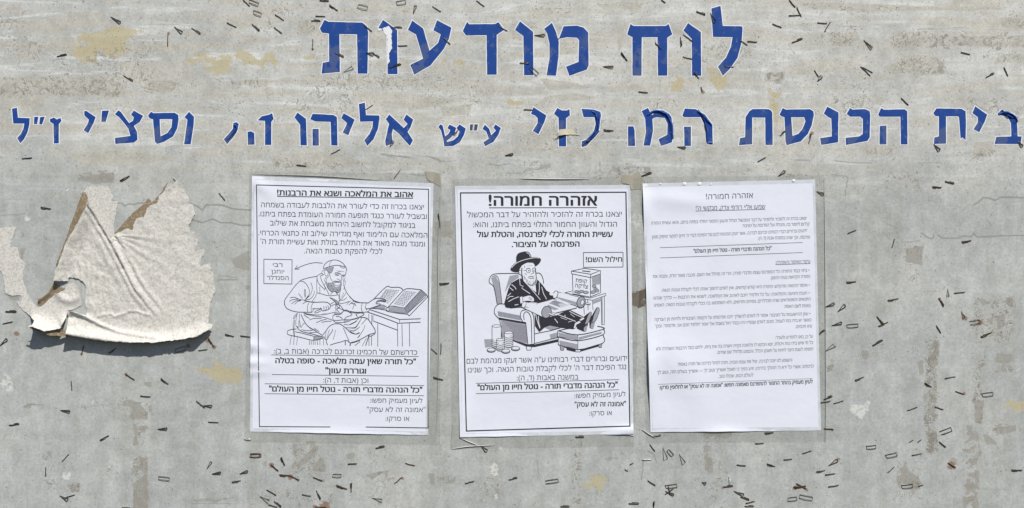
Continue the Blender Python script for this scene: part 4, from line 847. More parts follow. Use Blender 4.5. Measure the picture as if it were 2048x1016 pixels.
bx = [(528, 518.3), (584.5, 519.3), (584.1, 568), (528, 567)]
for k in range(4): ribbon(mb, subdiv(bx[k], bx[(k + 1) % 4]), 1.2, p1.lift(.01 * k), M['ink'])
p1.part(mb, 'caption_box')
d = Draw(p1, 'thin'); d.fr(560, 510, .0984); w = 0.95
d.fl('greyink', (895, 290, 980, 255, 1090, 235, 1075, 300, 1040, 360, 1000, 370, 970, 320, 930, 300))
d.fl('bare', (900, 310, 940, 310, 975, 345, 960, 400, 930, 420, 905, 370))
d.ln(1.2, (890, 280, 885, 240, 920, 180, 990, 125, 1090, 100, 1180, 110, 1270, 160, 1330, 230, 1355, 290, 1345, 340, 1330, 410), (895, 275, 960, 250, 1060, 220, 1180, 208, 1330, 240), (755, 430, 620, 455, 520, 480, 410, 525, 300, 640, 210, 760, 120, 880, 95, 950, 95, 1016), (1310, 650, 1350, 750, 1440, 870, 1520, 930, 1626, 965))
d.ln(1.2, (870, 165, 740, 155, 640, 165, 500, 205, 380, 255, 300, 288)); d.ln(1.2, (355, 215, 300, 288, 400, 285), sm=False)
d.ln(.8, (1050, 125, 1020, 160, 1005, 220), (1215, 220, 1260, 255, 1310, 265, 1335, 240), (895, 300, 860, 330, 855, 370, 890, 400, 840, 415), (900, 310, 905, 360, 930, 420), (905, 310, 950, 310, 975, 340),
     (960, 320, 985, 350, 975, 400, 925, 470, 910, 520, 935, 560, 905, 610, 920, 680, 905, 720), (1010, 380, 990, 430, 950, 480, 945, 560), (1090, 235, 1075, 300, 1050, 350, 1000, 370), (1015, 400, 1030, 470, 1065, 530),
     (1250, 400, 1250, 470, 1240, 510, 1200, 505, 1160, 480), (1290, 430, 1280, 480, 1300, 540, 1290, 600, 1310, 650, 1295, 700), (1325, 440, 1315, 500, 1330, 560, 1310, 640), (1120, 400, 1160, 392, 1200, 410), (1125, 408, 1160, 412, 1195, 412), (1265, 430, 1320, 425), (1250, 430, 1245, 600))
d.ln(1.4, (1110, 372, 1160, 362, 1240, 390), (1260, 410, 1330, 405), (1065, 560, 1110, 530, 1170, 540, 1230, 545, 1250, 580), (840, 415, 870, 405))
d.ln(.7, (1160, 320, 1230, 325, 1300, 330), (1170, 345, 1240, 335), m='greyink')
d.fl('greyink', (960, 560, 1040, 560, 1100, 570, 1120, 640, 1180, 650, 1220, 580, 1245, 590, 1225, 690, 1195, 745, 1160, 760, 1140, 738, 1090, 740, 1060, 750, 1000, 695, 965, 640))
d.ln(1.0, (945, 560, 960, 640, 1000, 700, 1060, 755, 1100, 740, 1140, 740, 1160, 770, 1200, 750, 1230, 680, 1250, 590), (1090, 580, 1140, 550, 1210, 555))
d.ln(.8, (1120, 600, 1150, 630, 1190, 610), (1060, 680, 1090, 700, 1080, 720), (1030, 610, 1050, 630, 1035, 650), (1150, 690, 1170, 720, 1190, 700), (1000, 560, 980, 610, 1000, 650), (1190, 640, 1170, 670))
d.ln(.9, (755, 430, 820, 380, 860, 380), (755, 430, 760, 500, 800, 590, 870, 660, 920, 700), (820, 410, 850, 520, 920, 650, 960, 720, 1000, 810), (755, 430, 750, 600, 755, 760), (810, 640, 815, 770), (420, 530, 490, 545, 560, 620, 600, 720, 590, 800, 510, 910),
     (630, 560, 660, 650, 645, 750, 600, 830, 510, 910), (500, 690, 500, 780, 515, 860), (515, 690, 525, 780, 515, 860), (700, 730, 690, 800, 620, 890, 540, 900), (755, 765, 850, 790, 960, 820, 1060, 825, 1195, 805), (755, 765, 720, 850, 660, 930), (1060, 760, 1030, 810), (1130, 745, 1170, 800), (1240, 600, 1235, 700, 1215, 800, 1220, 900, 1190, 1000), (1195, 805, 1205, 900, 1190, 1000))
d.ln(1.0, (210, 870, 290, 855, 400, 900, 500, 915, 600, 945, 710, 950), (195, 940, 260, 905, 370, 895), (240, 990, 320, 930, 430, 915), (510, 910, 590, 830))
d.ln(.8, (380, 780, 460, 880), (300, 1000, 350, 950, 430, 925), (460, 990, 540, 945), (1360, 860, 1300, 910, 1230, 920), (1440, 930, 1380, 970, 1360, 1010), (1500, 935, 1440, 980, 1400, 1016), (1340, 770, 1290, 850, 1230, 910), (1300, 760, 1260, 850), (1400, 940, 1300, 975, 1210, 985))
d.fl('greyink', (1010, 860, 1090, 890, 1170, 940, 1190, 1010, 1160, 1000, 1100, 930)); d.ln(.9, (1010, 860, 1090, 890, 1170, 940, 1190, 1010, 1160, 1000, 1100, 930, 1010, 860))
d.fr(560, 600, .0984)
d.ln(1.2, (95, 0, 100, 90, 140, 165, 230, 210, 350, 240, 480, 245, 640, 245), (710, 45, 930, 40, 1010, 80, 1030, 130, 1000, 180, 930, 210, 860, 215, 840, 180, 720, 175, 660, 175), (430, 290, 480, 400, 560, 520, 700, 610, 870, 720), (870, 710, 940, 620, 1000, 540, 1080, 490, 1180, 480, 1250, 500, 1340, 570, 1440, 660, 1550, 690, 1626, 660),
     (350, 545, 390, 600, 460, 640, 560, 665, 700, 700, 890, 750), (1020, 915, 1120, 880, 1240, 850, 1330, 820, 1380, 830, 1420, 870, 1500, 860, 1626, 820), (950, 800, 945, 850, 970, 915), (900, 740, 920, 790, 960, 800, 1000, 720, 1060, 640, 1070, 590))
d.ln(.9, (680, 50, 640, 130, 640, 240, 660, 240, 690, 175), (590, 60, 560, 130, 565, 235), (500, 10, 590, 35, 710, 45), (890, 130, 900, 170, 890, 210), (930, 125, 950, 160, 930, 200), (970, 110, 990, 150, 985, 180), (820, 155, 850, 170), (830, 185, 720, 230, 710, 250, 740, 260, 840, 215), (1010, 90, 1100, 40), (1120, 80, 1040, 120), (1110, 0, 1150, 100, 1180, 150, 1215, 140, 1200, 90, 1180, 40),
     (1150, 180, 1200, 165, 1290, 210, 1250, 270, 1210, 260, 1150, 180), (1215, 90, 1300, 205), (480, 260, 640, 290, 800, 300, 1000, 270, 1120, 245), (500, 280, 700, 320, 900, 350, 1080, 410), (600, 400, 700, 370, 850, 370), (740, 460, 850, 410, 950, 390), (850, 450, 960, 430, 1050, 430), (490, 300, 600, 370), (1130, 80, 1140, 230))
d.fl('greyink', (1100, 280, 1140, 235, 1210, 270, 1290, 225, 1250, 285, 1150, 300)); d.fl('greyink', (800, 300, 900, 270, 1000, 275, 900, 300))
d.ln(1.0, (1080, 310, 1075, 360, 1100, 430, 1160, 455, 1290, 450, 1300, 400, 1200, 410, 1100, 410), (1080, 310, 1150, 290, 1220, 290, 1300, 220, 1380, 230, 1460, 280, 1450, 310, 1360, 340, 1310, 390), (1310, 395, 1480, 395, 1626, 350), (1540, 280, 1570, 330), (1140, 330, 1220, 340, 1270, 380), (1300, 205, 1370, 205, 1450, 250, 1560, 260, 1626, 240))
d.ln(.8, (1290, 560, 1340, 680, 1410, 840), (1130, 610, 1110, 720, 1080, 800), (1010, 600, 980, 680, 970, 780), (1330, 560, 1500, 560, 1560, 520, 1626, 420), (1400, 600, 1520, 620, 1626, 540), (1300, 490, 1420, 500, 1560, 430), (940, 640, 930, 720, 940, 780), (560, 520, 640, 590), (700, 570, 800, 640), (1626, 720, 1580, 770))
d.fl('greyink', (1400, 600, 1500, 610, 1590, 560, 1540, 620, 1470, 630)); d.fl('greyink', (1300, 460, 1340, 410, 1460, 405, 1360, 450)); d.fl('greyink', (700, 735, 890, 755, 700, 800))
d.ln(1.0, (160, 620, 240, 595, 340, 585), (160, 620, 155, 680, 200, 710, 400, 750, 680, 815, 890, 770), (310, 640, 450, 670, 680, 730), (690, 730, 690, 810), (690, 730, 890, 745))
d.ln(.8, (330, 530, 390, 545, 385, 480, 395, 380, 400, 270), (330, 530, 325, 430, 350, 300), (440, 540, 470, 490, 500, 470), (400, 420, 420, 530, 440, 560), (440, 600, 560, 620, 720, 600), (600, 660, 760, 650), (360, 260, 290, 330, 280, 380, 310, 350, 360, 280), (290, 400, 270, 500, 290, 760), (305, 400, 290, 560, 300, 740), (235, 720, 205, 905), (290, 770, 280, 905), (360, 745, 340, 905), (605, 815, 605, 910), (680, 825, 680, 910), (760, 815, 770, 910), (815, 800, 815, 910), (885, 790, 890, 910), (640, 830, 640, 900), (715, 830, 720, 905))
d.ln(1.5, (1330, 830, 1330, 915), (1440, 880, 1420, 920))
d.fr(700, 560, .13781)
d.fl('greyink', (1035, 150, 1100, 215, 830, 470, 795, 410), (560, 405, 640, 385, 790, 410, 830, 480, 700, 470, 565, 440), (340, 405, 440, 370, 500, 380, 525, 420, 400, 412), sm=False)
d.ln(1.15, (0, 240, 70, 310, 130, 325, 260, 330), (350, 270, 525, 98, 600, 105, 700, 103, 750, 120, 775, 145, 820, 125, 900, 125, 1035, 140), (520, 440, 560, 455, 700, 480, 830, 495, 860, 520), (545, 400, 620, 375, 700, 390, 790, 405), (260, 335, 350, 275, 420, 262, 500, 280, 520, 305, 430, 290, 390, 310, 380, 340, 430, 345, 440, 360, 380, 380, 290, 410, 235, 415))
d.ln(1.15, (775, 145, 545, 400), (1035, 140, 1105, 205, 1100, 240, 835, 480, 790, 405, 1035, 140), (860, 520, 1130, 240, 1100, 200), (285, 425, 480, 490, 720, 570, 1025, 560), (250, 460, 480, 540, 700, 625, 1025, 610), sm=False)
d.ln(.9, (180, 335, 165, 390, 180, 460), (240, 340, 225, 390, 245, 435), (0, 450, 100, 465, 250, 460, 290, 420), (390, 320, 450, 305, 510, 320), (290, 410, 400, 415, 520, 435), (440, 360, 490, 365, 545, 400), (340, 405, 440, 370), (540, 400, 530, 430, 560, 450, 570, 430), (10, 330, 60, 350, 40, 420), (60, 330, 90, 370), (720, 570, 720, 610), (275, 490, 275, 570), (318, 505, 318, 640))
d.ln(1.0, (335, 510, 335, 590, 690, 725), (405, 630, 405, 960), (690, 630, 695, 960), (755, 640, 762, 960), (862, 620, 868, 960), (275, 800, 278, 950), (315, 815, 315, 950), sm=False)
d.ln(1.1, (150, 540, 240, 550, 310, 630, 370, 750, 280, 790, 130, 870, 0, 910), (370, 750, 360, 780, 290, 815, 280, 790), (0, 575, 100, 550, 190, 510, 205, 490, 170, 475, 100, 480))
d.ln(.8, (220, 650, 190, 730, 110, 840), (170, 640, 240, 560), (90, 490, 110, 530), (0, 690, 60, 695, 100, 670, 170, 550), (0, 740, 80, 780, 130, 760), (240, 840, 180, 955), (150, 890, 70, 950), (0, 640, 80, 600, 130, 550))
d.ln(1.6, (275, 800, 230, 950), (0, 930, 8, 950), sm=False)
d.words([(525, 130), (725, 140), (545, 345), (430, 262)], 9); d.words([(800, 150), (975, 170), (775, 380), (635, 345)], 10)
for k in range(5): d.ln(.45, (1045 + 12 * k, 160 + 14 * k, 800 + 10 * k, 410 + 14 * k), sm=False)
d.done('illustration', 'line drawing of a bearded cobbler on a bench touching an open book')
p1.sleeve([(499, 344), (883, 346), (880, 890), (489, 884)], [([(880, 392), (876, 520), (878, 700), (872, 880)], .7), ([(505, 348), (640, 352), (760, 360)], .5)])

# ---- centre poster
p2 = Poster([(910, 372), (1261, 370), (1267, 868), (920, 874)],
            [(912, 640, 16, 180, 0, 2.6), (1264, 540, 12, 90, 0, 1.3), (1000, 560, 90, 60, .5, 1.4), (1000, 876, 60, 10, 0, 1.8), (925, 845, 10, 60, .2, 2.6), (1255, 862, 34, 9, -.1, 4.0), (1180, 640, 60, 120, 0, 1.2), (1060, 430, 140, 20, 0, .8), (1120, 780, 120, 30, .1, .9)],
            'poster', 'white Hebrew poster with drawing of a hatted man in an armchair holding a scroll')
p2.sheet()
p2.frame([((920.5, 385.8), (1252.8, 384.4)), ((1251.8, 384.4), (1259.7, 852.5)), ((921, 385), (932.9, 862)), ((932, 861.8), (1260, 852))], 2.3)
p2.text([("אזהרה חמורה!", 978.2, 1193.7, 411.4, 411, 19, 'bu'), ("יצאנו בכרוז זה להזכיר ולהזהיר על דבר המכשול", 934.3, 1243.4, 434.6, 433, 9.6, 'l'), ("הגדול והעוון החמור התלוי בפתח ביתנו, והוא:", 946, 1234, 454.3, 453.3, 9.6, 'l'),
         ("עשיית התורה לכלי לפרנסה, והטלת עול", 954.6, 1225.2, 474, 473.6, 10, 'b'), ("הפרנסה על הציבור.", 1023.9, 1158.7, 494, 493, 10, 'b'), ("חילול השם!", 1171.9, 1244, 524, 523.5, 9, 'm'),
         ('ידועים וברורים דברי רבותינו ע"ה אשר זעקו מנהמת לבם', 933.3, 1254, 727, 721.3, 9.4, 'l'), ("נגד הפיכת דבר ה' לכלי לקבלת טובות הנאה. וכך שנינו", 936, 1252, 745, 738.4, 9.4, 'l'), ("במשנה באבות (ד, ה):", 1033.7, 1156.7, 760.6, 758.7, 9.2, 'l'),
         ('"כל הנהנה מדברי תורה - נוטל חייו מן העולם"', 955.4, 1234.9, 780.3, 774.4, 9.6, 'b'), ("לעיון מעמיק חפשו:", 1148.9, 1251, 796, 792.5, 8.4, 'l'), ('"אמונה זה לא עסק"', 1149.5, 1251.8, 813.2, 811.8, 8.4, 'm'), ("או סרקו:", 1178.4, 1224, 831, 830, 8.2, 'r')])
p2.rule((952, 766.5), (1238, 759)); p2.rule((952, 787.2), (1238, 779.3))
mb = MB(); bx = [(1166.6, 505), (1246, 504.5), (1246, 534), (1167, 534.6)]
for k in range(4): ribbon(mb, subdiv(bx[k], bx[(k + 1) % 4]), 1.2, p2.lift(.01 * k), M['ink'])
p2.part(mb, 'caption_box')
d = Draw(p2); d.fr(950, 490, .21651)
# table and collection box
d.ln(1.0, (830, 440, 895, 425), (830, 440, 1065, 490, 1205, 445), (1205, 445, 1210, 465, 1080, 510, 1000, 495), (1165, 480, 1170, 735, 1195, 735, 1195, 470), (1085, 510, 1090, 600), (1040, 505, 1045, 600), (1000, 495, 1010, 640), sm=False)
d.fl('greyink', (1165, 485, 1178, 480, 1182, 730, 1170, 730), (1085, 515, 1165, 490, 1165, 515, 1088, 545), (1080, 300, 1155, 272, 1155, 360, 1085, 370), sm=False)
d.fl('bare', (1085, 375, 1155, 365, 1155, 440, 1085, 465), sm=False)
d.ln(1.2, (890, 240, 1010, 215, 1160, 235, 1070, 270, 890, 240), (890, 240, 892, 265, 1065, 300, 1160, 265, 1160, 235), (1070, 270, 1066, 300), (900, 268, 905, 450, 1065, 480, 1160, 440, 1158, 270), (1065, 300, 1067, 480), sm=False)
d.ln(1.9, (990, 238, 1065, 246), m='thin')
for q in ((940, 430, 22, 12), (985, 428, 22, 12), (1025, 437, 24, 13), (960, 440, 16, 9), (1100, 380, 18, 13), (1112, 405, 18, 13), (1090, 435, 22, 14), (1128, 422, 18, 14)): d.el(*q, .8, 'ink', 0, 'greyink')
text_into(d.mb, 'קופת', 950 + 930 * .21651, 950 + 1035 * .21651, 490 + 340 * .21651, 490 + 352 * .21651, 6.8, p2.lift(.2), M['ink'], 0)
text_into(d.mb, 'צדקה', 950 + 925 * .21651, 950 + 1042 * .21651, 490 + 388 * .21651, 490 + 402 * .21651, 6.8, p2.lift(.2), M['ink'], 0)
# armchair
d.fl('greyink', (150, 300, 195, 290, 225, 350, 250, 540, 205, 545, 175, 390), (240, 690, 470, 735, 490, 910, 350, 880, 255, 850), (210, 610, 415, 650, 425, 695, 215, 655), (320, 285, 400, 270, 405, 300, 340, 340, 310, 380, 275, 440, 290, 380), (85, 870, 155, 870, 155, 940, 95, 945), sm=False)
d.hatch([(245, 700), (470, 740), (485, 900), (260, 845)], 24, .5, 'thin', along=False); d.hatch([(215, 615), (415, 655), (422, 690), (215, 650)], 16, .4, 'thin', along=False)
d.fl('greyink', (690, 825, 765, 805, 765, 850, 700, 868), (640, 760, 700, 745, 790, 760, 700, 785), sm=False)
d.fl('ink', (345, 872, 465, 915, 550, 918, 770, 868, 770, 892, 550, 942, 470, 935, 350, 885), (215, 668, 470, 712, 472, 730, 220, 688), sm=False)
d.ln(1.3, (205, 545, 175, 390, 135, 350, 135, 310, 170, 270, 280, 262, 400, 262), (560, 258, 600, 262, 625, 300, 635, 355), (275, 545, 220, 545, 185, 580, 180, 630, 215, 675), (330, 582, 420, 575, 500, 590, 530, 630, 545, 690, 550, 910), (440, 705, 420, 660, 430, 610, 470, 598), (455, 690, 450, 640, 475, 615, 505, 640, 520, 700, 525, 905))
d.ln(1.0, (160, 290, 200, 285, 225, 340, 250, 540)); d.ln(1.2, (228, 680, 252, 862), (470, 720, 490, 920, 550, 912), (350, 880, 490, 920), (470, 920, 480, 970, 515, 970, 530, 920), (550, 820, 700, 790, 790, 765), (550, 908, 770, 852), sm=False)
# coins
for (x0, x1, y0, y1) in ((158, 242, 748, 935), (272, 350, 808, 942), (197, 272, 874, 962)):
    d.fl('bare', (x0, y0, x1, y0, x1, y1, x0, y1), sm=False); n = int((y1 - y0) / 17)
    for k in range(n + 1):
        y = y0 + 6 + k * 17; d.ln(1.0, (x0, y, (x0 + x1) / 2, y + 13, x1, y))
        d.ln(.5, (x0 + 8, y + 9, (x0 + x1) / 2, y + 18, x1 - 6, y + 9), m='greyink')
    d.el((x0 + x1) / 2, y0, (x1 - x0) / 2, 12, 1.0, 'ink', 0, 'bare'); d.ln(1.0, (x0, y0, x0, y1), (x1, y0, x1, y1), sm=False)
for q in ((150, 970), (285, 980), (375, 956)): d.el(q[0], q[1], 39, 19, 1.2, 'ink', 0, 'greyink'); d.el(q[0], q[1] - 5, 33, 11, 0, 'ink', 0, 'bare')
# footstool
d.fl('greyink', (775, 808, 945, 838, 945, 875, 778, 846), (780, 880, 945, 915, 945, 955, 790, 928), (960, 850, 1170, 800, 1170, 815, 960, 872), (785, 930, 825, 940, 815, 970, 795, 970), (1140, 915, 1172, 905, 1168, 945, 1148, 945), sm=False)
d.fl('ink', (840, 940, 925, 958, 925, 985, 850, 968), (975, 965, 1140, 915, 1143, 935, 975, 982), sm=False)
d.ln(1.3, (770, 790, 850, 772, 930, 765), (770, 790, 950, 828, 1180, 778, 1180, 760, 1130, 748), (765, 790, 765, 835, 775, 848, 950, 882, 1180, 828, 1186, 770), (770, 852, 770, 905, 785, 925, 950, 965, 1180, 905, 1185, 835, 1180, 828)); d.ln(.9, (950, 830, 950, 880), (950, 885, 950, 960), (785, 930, 792, 970, 820, 970, 825, 940), (925, 960, 930, 985, 975, 985, 975, 960), (1140, 915, 1146, 945, 1168, 945, 1175, 905), sm=False)
# man: coat, legs, shoes
d.fl('ink', (415, 305, 335, 350, 310, 400, 290, 470, 270, 540, 285, 575, 330, 582, 430, 565, 440, 540, 520, 525, 600, 532, 720, 495, 715, 450, 660, 420, 625, 370, 580, 322, 500, 330, 440, 320), sm=False)
d.fl('ink', (552, 640, 600, 650, 680, 664, 740, 655, 800, 625, 870, 596, 940, 630, 1003, 662, 965, 700, 925, 770, 900, 775, 790, 762, 690, 742, 640, 762, 595, 803, 555, 745), sm=False)
d.fl('ink', (930, 730, 985, 680, 1030, 640, 1068, 613, 1076, 645, 1045, 720, 1030, 790, 1005, 797, 945, 772), (1055, 690, 1085, 640, 1120, 578, 1140, 575, 1095, 690, 1085, 760, 1060, 765), sm=False)
d.fl('bare', (912, 765, 925, 720, 965, 700, 975, 715, 935, 735, 925, 772), (1000, 668, 965, 690, 975, 700, 1010, 680), sm=False)
d.fl('greyink', (1012, 735, 1045, 645, 1068, 616, 1075, 642, 1048, 715), (1068, 745, 1100, 640, 1130, 577, 1148, 592, 1140, 640, 1112, 700, 1095, 765, 1070, 768), (1005, 765, 1035, 740, 1030, 788, 1008, 795))
d.ln(.9, (1012, 735, 1045, 645, 1068, 616, 1075, 642, 1048, 715, 1012, 735), (1080, 720, 1100, 640, 1130, 577, 1148, 592, 1140, 640, 1112, 700, 1080, 720))
d.ln(1.3, (760, 640, 840, 670, 930, 705), (870, 610, 925, 640, 990, 668), (735, 680, 765, 720), (830, 645, 832, 662), (560, 640, 575, 700, 600, 770), (585, 655, 590, 720, 600, 760), m='bare'); d.ln(.8, (790, 670, 850, 690), (880, 635, 920, 665), (900, 700, 860, 712), m='bare')
# scroll
d.fl('bare', (560, 545, 740, 498, 940, 560, 930, 580, 745, 628, 690, 610), (720, 430, 770, 432, 965, 482, 950, 570, 720, 492), (445, 530, 480, 525, 660, 570, 635, 668, 440, 575), sm=False)
d.fl('greyink', (655, 530, 740, 510, 880, 556, 800, 580), (600, 545, 640, 537, 775, 590, 735, 602), (730, 470, 950, 530, 950, 562, 735, 490), (450, 560, 625, 625, 632, 660, 450, 578), sm=False)
d.ln(1.2, (570, 540, 740, 500, 935, 562), (940, 580, 745, 628), (755, 430, 960, 480), (720, 492, 945, 568), (470, 525, 650, 568), (440, 578, 625, 660), sm=False)
d.words([(665, 530), (742, 513), (870, 555), (800, 576)], 7)
d.el(742, 458, 22, 36, 1.3, 'ink', .35, 'bare'); d.el(452, 550, 18, 30, .9, 'ink', .4, 'bare')
d.el(980, 528, 38, 52, 1.5, 'ink', .25, 'greyink'); d.el(992, 530, 16, 24, 1.1, 'ink', .25, 'bare'); d.ln(3.6, (1000, 531, 1066, 545)); d.ln(1.9, (1000, 531, 1062, 544), m='bare')
d.el(660, 620, 44, 56, 1.6, 'ink', .25, 'greyink'); d.el(670, 626, 18, 26, 1.1, 'ink', .25, 'bare'); d.ln(4.2, (680, 630, 742, 655)); d.ln(2.3, (680, 630, 738, 653), m='bare')
# hands and cuff
d.fl('bare', (440, 480, 500, 465, 530, 478, 545, 495, 540, 522, 490, 516, 445, 522)); d.fl('bare', (415, 480, 440, 476, 442, 535, 420, 540), sm=False); d.ln(.9, (440, 480, 500, 465, 530, 478, 545, 495, 540, 522, 490, 516, 445, 522), (500, 480, 530, 500), (495, 490, 525, 510), (440, 478, 443, 535)); d.fl('bare', (690, 440, 720, 435, 720, 465, 690, 460))
# head
d.fr(980, 495, .12302)
d.fl('bare', (470, 370, 520, 290, 600, 250, 700, 250, 728, 310, 745, 400, 765, 480, 745, 570, 690, 622, 620, 600, 560, 560, 545, 540, 530, 450, 480, 440), sm=False)
d.fl('bare', (560, 550, 620, 610, 690, 630, 740, 600, 750, 730, 700, 690), sm=False)
d.fl('greyink', (545, 430, 560, 520, 615, 590, 690, 622, 750, 595, 768, 500, 725, 482, 650, 478, 615, 500, 580, 460)); d.fl('bare', (635, 500, 690, 490, 725, 505, 700, 522, 650, 520))
d.fl('ink', (430, 225, 428, 150, 460, 95, 540, 68, 600, 65, 640, 85, 672, 160, 560, 190, 445, 235)); d.fl('ink', (332, 350, 350, 310, 400, 260, 480, 215, 600, 175, 700, 155, 780, 158, 828, 190, 815, 235, 780, 275, 735, 300, 720, 260, 660, 240, 590, 245, 530, 285, 495, 325, 465, 390, 400, 395, 350, 375))
d.ln(1.2, (350, 330, 420, 260, 520, 212, 640, 180, 740, 165, 800, 172), (590, 80, 640, 110, 655, 150), m='bare'); d.ln(.8, (620, 78, 645, 120), m='greyink')
d.ln(2.0, (518, 330, 515, 420, 525, 500, 530, 570)); d.ln(1.6, (738, 340, 745, 420, 755, 500)); d.ln(1.0, (500, 370, 470, 380, 470, 420, 500, 440), (690, 380, 708, 420, 660, 432), (590, 345, 650, 335), (690, 338, 735, 332), (560, 300, 565, 330), (545, 370, 590, 376), (560, 420, 600, 440), (728, 310, 745, 400))
d.el(625, 375, 36, 34, .9); d.el(718, 365, 28, 32, .9); d.el(632, 376, 12, 10, 0, 'ink', 0, 'ink'); d.el(715, 368, 8, 9, 0, 'ink', 0, 'ink'); d.ln(1.3, (620, 490, 660, 468, 720, 480), (640, 505, 690, 497, 715, 507)); d.ln(.7, (610, 295, 690, 290), m='greyink')
d.ln(.7, (580, 500, 600, 560), (640, 540, 660, 600), (700, 540, 705, 600), (740, 520, 735, 580), (600, 520, 630, 590))
d.ln(1.2, (480, 500, 490, 610, 540, 630, 515, 660, 650, 750), (550, 540, 650, 650, 820, 850), (800, 570, 802, 680, 790, 770), (840, 640, 870, 750, 920, 840), m='bare', sm=False)
d.ln(1.3, (350, 600, 400, 640, 425, 680), (320, 650, 380, 700), (285, 790, 340, 740), (275, 840, 320, 800, 380, 795), (300, 880, 380, 835, 470, 800), (400, 935, 460, 925), m='bare')
d.done('illustration', 'drawing of a bearded man in black hat and coat with feet on a footstool')
p2.sleeve([(905, 358), (1285, 352), (1268, 893), (902, 898)], [([(1040, 357), (1100, 358), (1178, 358)], 1.1), ([(921, 876), (940, 884), (960, 892)], .8), ([(904, 898), (935, 893), (990, 890)], .8), ([(1240, 870), (1256, 869), (1268, 872)], 1.0), ([(906, 850), (903, 880), (903, 897)], .6)])

# ---- right poster
p3 = Poster([(1285, 367), (1630, 359), (1642, 861), (1301, 864)],
            [(1284, 418, 16, 34, 0, 6.0), (1292, 750, 22, 66, .05, 8.0), (1290, 590, 14, 40, 0, 3.0), (1350, 720, 70, 44, .7, 3.2), (1390, 800, 40, 90, -.3, 2.2), (1350, 400, 80, 16, .1, 1.8), (1560, 700, 60, 150, .2, 1.2), (1450, 870, 46, 12, 0, 3.2), (1340, 850, 30, 40, .4, 1.6), (1480, 480, 120, 24, .1, .9), (1500, 620, 26, 130, .35, .7)],
            'poster', 'white Hebrew poster filled with small print and no picture')
p3.sheet()
p3.text([("אזהרה חמורה!", 1412, 1506, 398.9, 395.8, 9.8, 'r'), ("שמעו אליי רודפי צדק, מבקשי ה'!", 1391.5, 1530.5, 420.5, 417, 7.4, 'ru'),
         ("יצאנו בכרוז זה להזכיר ולהזהיר על דבר המכשול הגדול והעוון החמור התלוי בפתח ביתנו, והוא: עשיית התורה", 1302.5, 1613, 449.3, 439.3, 5.7, 's'), ("קרדום לחפור בה, והטלת עול הפרנסה על הציבור.", 1483.7, 1619, 454.4, 450.8, 5.7, 's'),
         ("ידועים וברורים דברי רבותינו זכרונם לברכה, אשר זעקו מנהמת לבם נגד הפיכת דברי ה' חיים למקור סיפוק ממון", 1303.8, 1613.7, 477, 464, 5.7, 's'), ("ופרנסה, וכך שנינו במסכת אבות (ד, ה):", 1515.7, 1619.8, 479.5, 477, 5.7, 's'),
         ('"כל הנהנה מדברי תורה - נוטל חייו מן העולם"', 1387, 1542.5, 505.8, 500, 6.6, 'm'), ("עיקרי האיסור והאזהרה:", 1551, 1620.6, 528, 525.5, 5.8, 'u'),
         ("• ביזוי כבוד התורה: כל המפרנס עצמו מדברי תורה, הרי זה מחלל את השם, מכבה מאור הדת, ומבזה את", 1305.8, 1618.5, 556, 543.4, 5.7, 's'), ("התורה הקדושה בעיני ההמון.", 1540.7, 1619.8, 558.8, 555.5, 5.7, 's'),
         ("• איסור ההנאה מהקדש: התורה היא קודש קודשים, ואין לאדם להפוך אותה לכלי לקבלת טובות הנאה.", 1322.5, 1619.3, 583.6, 573, 5.7, 's'), ("• חובת היגיעה והמלאכה: על כל תלמיד חכם לאהוב את המלאכה, לשנוא את הרבנות — כדרך שנהגו", 1307, 1619, 599, 588.7, 5.7, 's'),
         ("התנאים והאמוראים שהיו סנדלרים, נפחים וחרשים, ולא השתמשו בה ככלי לקבלת טובות הנאה. האמינו", 1308, 1620.6, 613.4, 600.8, 5.7, 's'), ("באמת לשם האמת.", 1567.8, 1621, 615.7, 614, 5.7, 's'),
         ("• עוון ההישענות על הציבור: אסור לו לאדם להשליך יהבו ופרנסתו על הקופה הציבורית ולחיות מן הצדקה", 1309.4, 1620.6, 642, 630, 5.7, 's'), ("כאשר יש בידו כוח לעמול, מוטב לאדם שבגדיו יהיו כבגדי חול בשבת ואל יאמר 'תלמיד חכם אני, פרנסוני'. ובכך", 1310, 1622.6, 655, 642.5, 5.7, 's'), ("ציוו חכמים.", 1591, 1623, 656, 655, 5.7, 's'),
         ("על כן, באנו להתריע ולעורר:", 1550.6, 1625.4, 678, 675.6, 5.7, 's'), ("כל מי שיש בידו כוח ויכולת, יצא ויבקש לו מלאכה נקייה וישרה בה את ביתו, ילחם כנגד הרבנות השכירה ולא", 1312, 1626, 700.8, 687.6, 5.7, 's'), ("יתפתה לעצת היצר לחיות על חשבון הכלל, והנמנע מלחלל שם שמיים.", 1434, 1626.3, 707.6, 700.8, 5.7, 's'),
         ("והשומע לנו יזכה לברכה, יציל את עצמו מבזיה, ויזכה לנחול כדרכה של תורה באמת!", 1355.6, 1584, 731.3, 722.8, 5.7, 's'), ("כדכתיב: אשרי כל ירא ה' ההולך בדרכיו, יגיע כפיך כי תאכל אשריך וטוב לך — אשריך בעולם הזה, וטוב לך", 1314, 1627, 747.6, 735, 5.8, 's'), ("לעולם הבא, שכולו טוב.", 1437, 1506.4, 755.6, 752.7, 5.8, 's'),
         ('לעיון מעמיק בהתר החמור להתפרנס מאמונה חפשו: "אמונה זה לא עסק" או לחלופין סרקו:', 1318.5, 1625, 778.4, 766.4, 6.6, 'm')])
p3.rule((1320, 495.3), (1605, 485), .9); p3.rule((1320.4, 515.8), (1605, 505), .9); p3.rule((1315.7, 768.4), (1625, 757), .6)
p3.sleeve([(1279, 354), (1648, 350), (1653, 884), (1292, 886)], [([(1283, 858), (1298, 868), (1312, 876)], .9), ([(1648, 360), (1650, 560), (1651, 800), (1650, 884)], .5)])
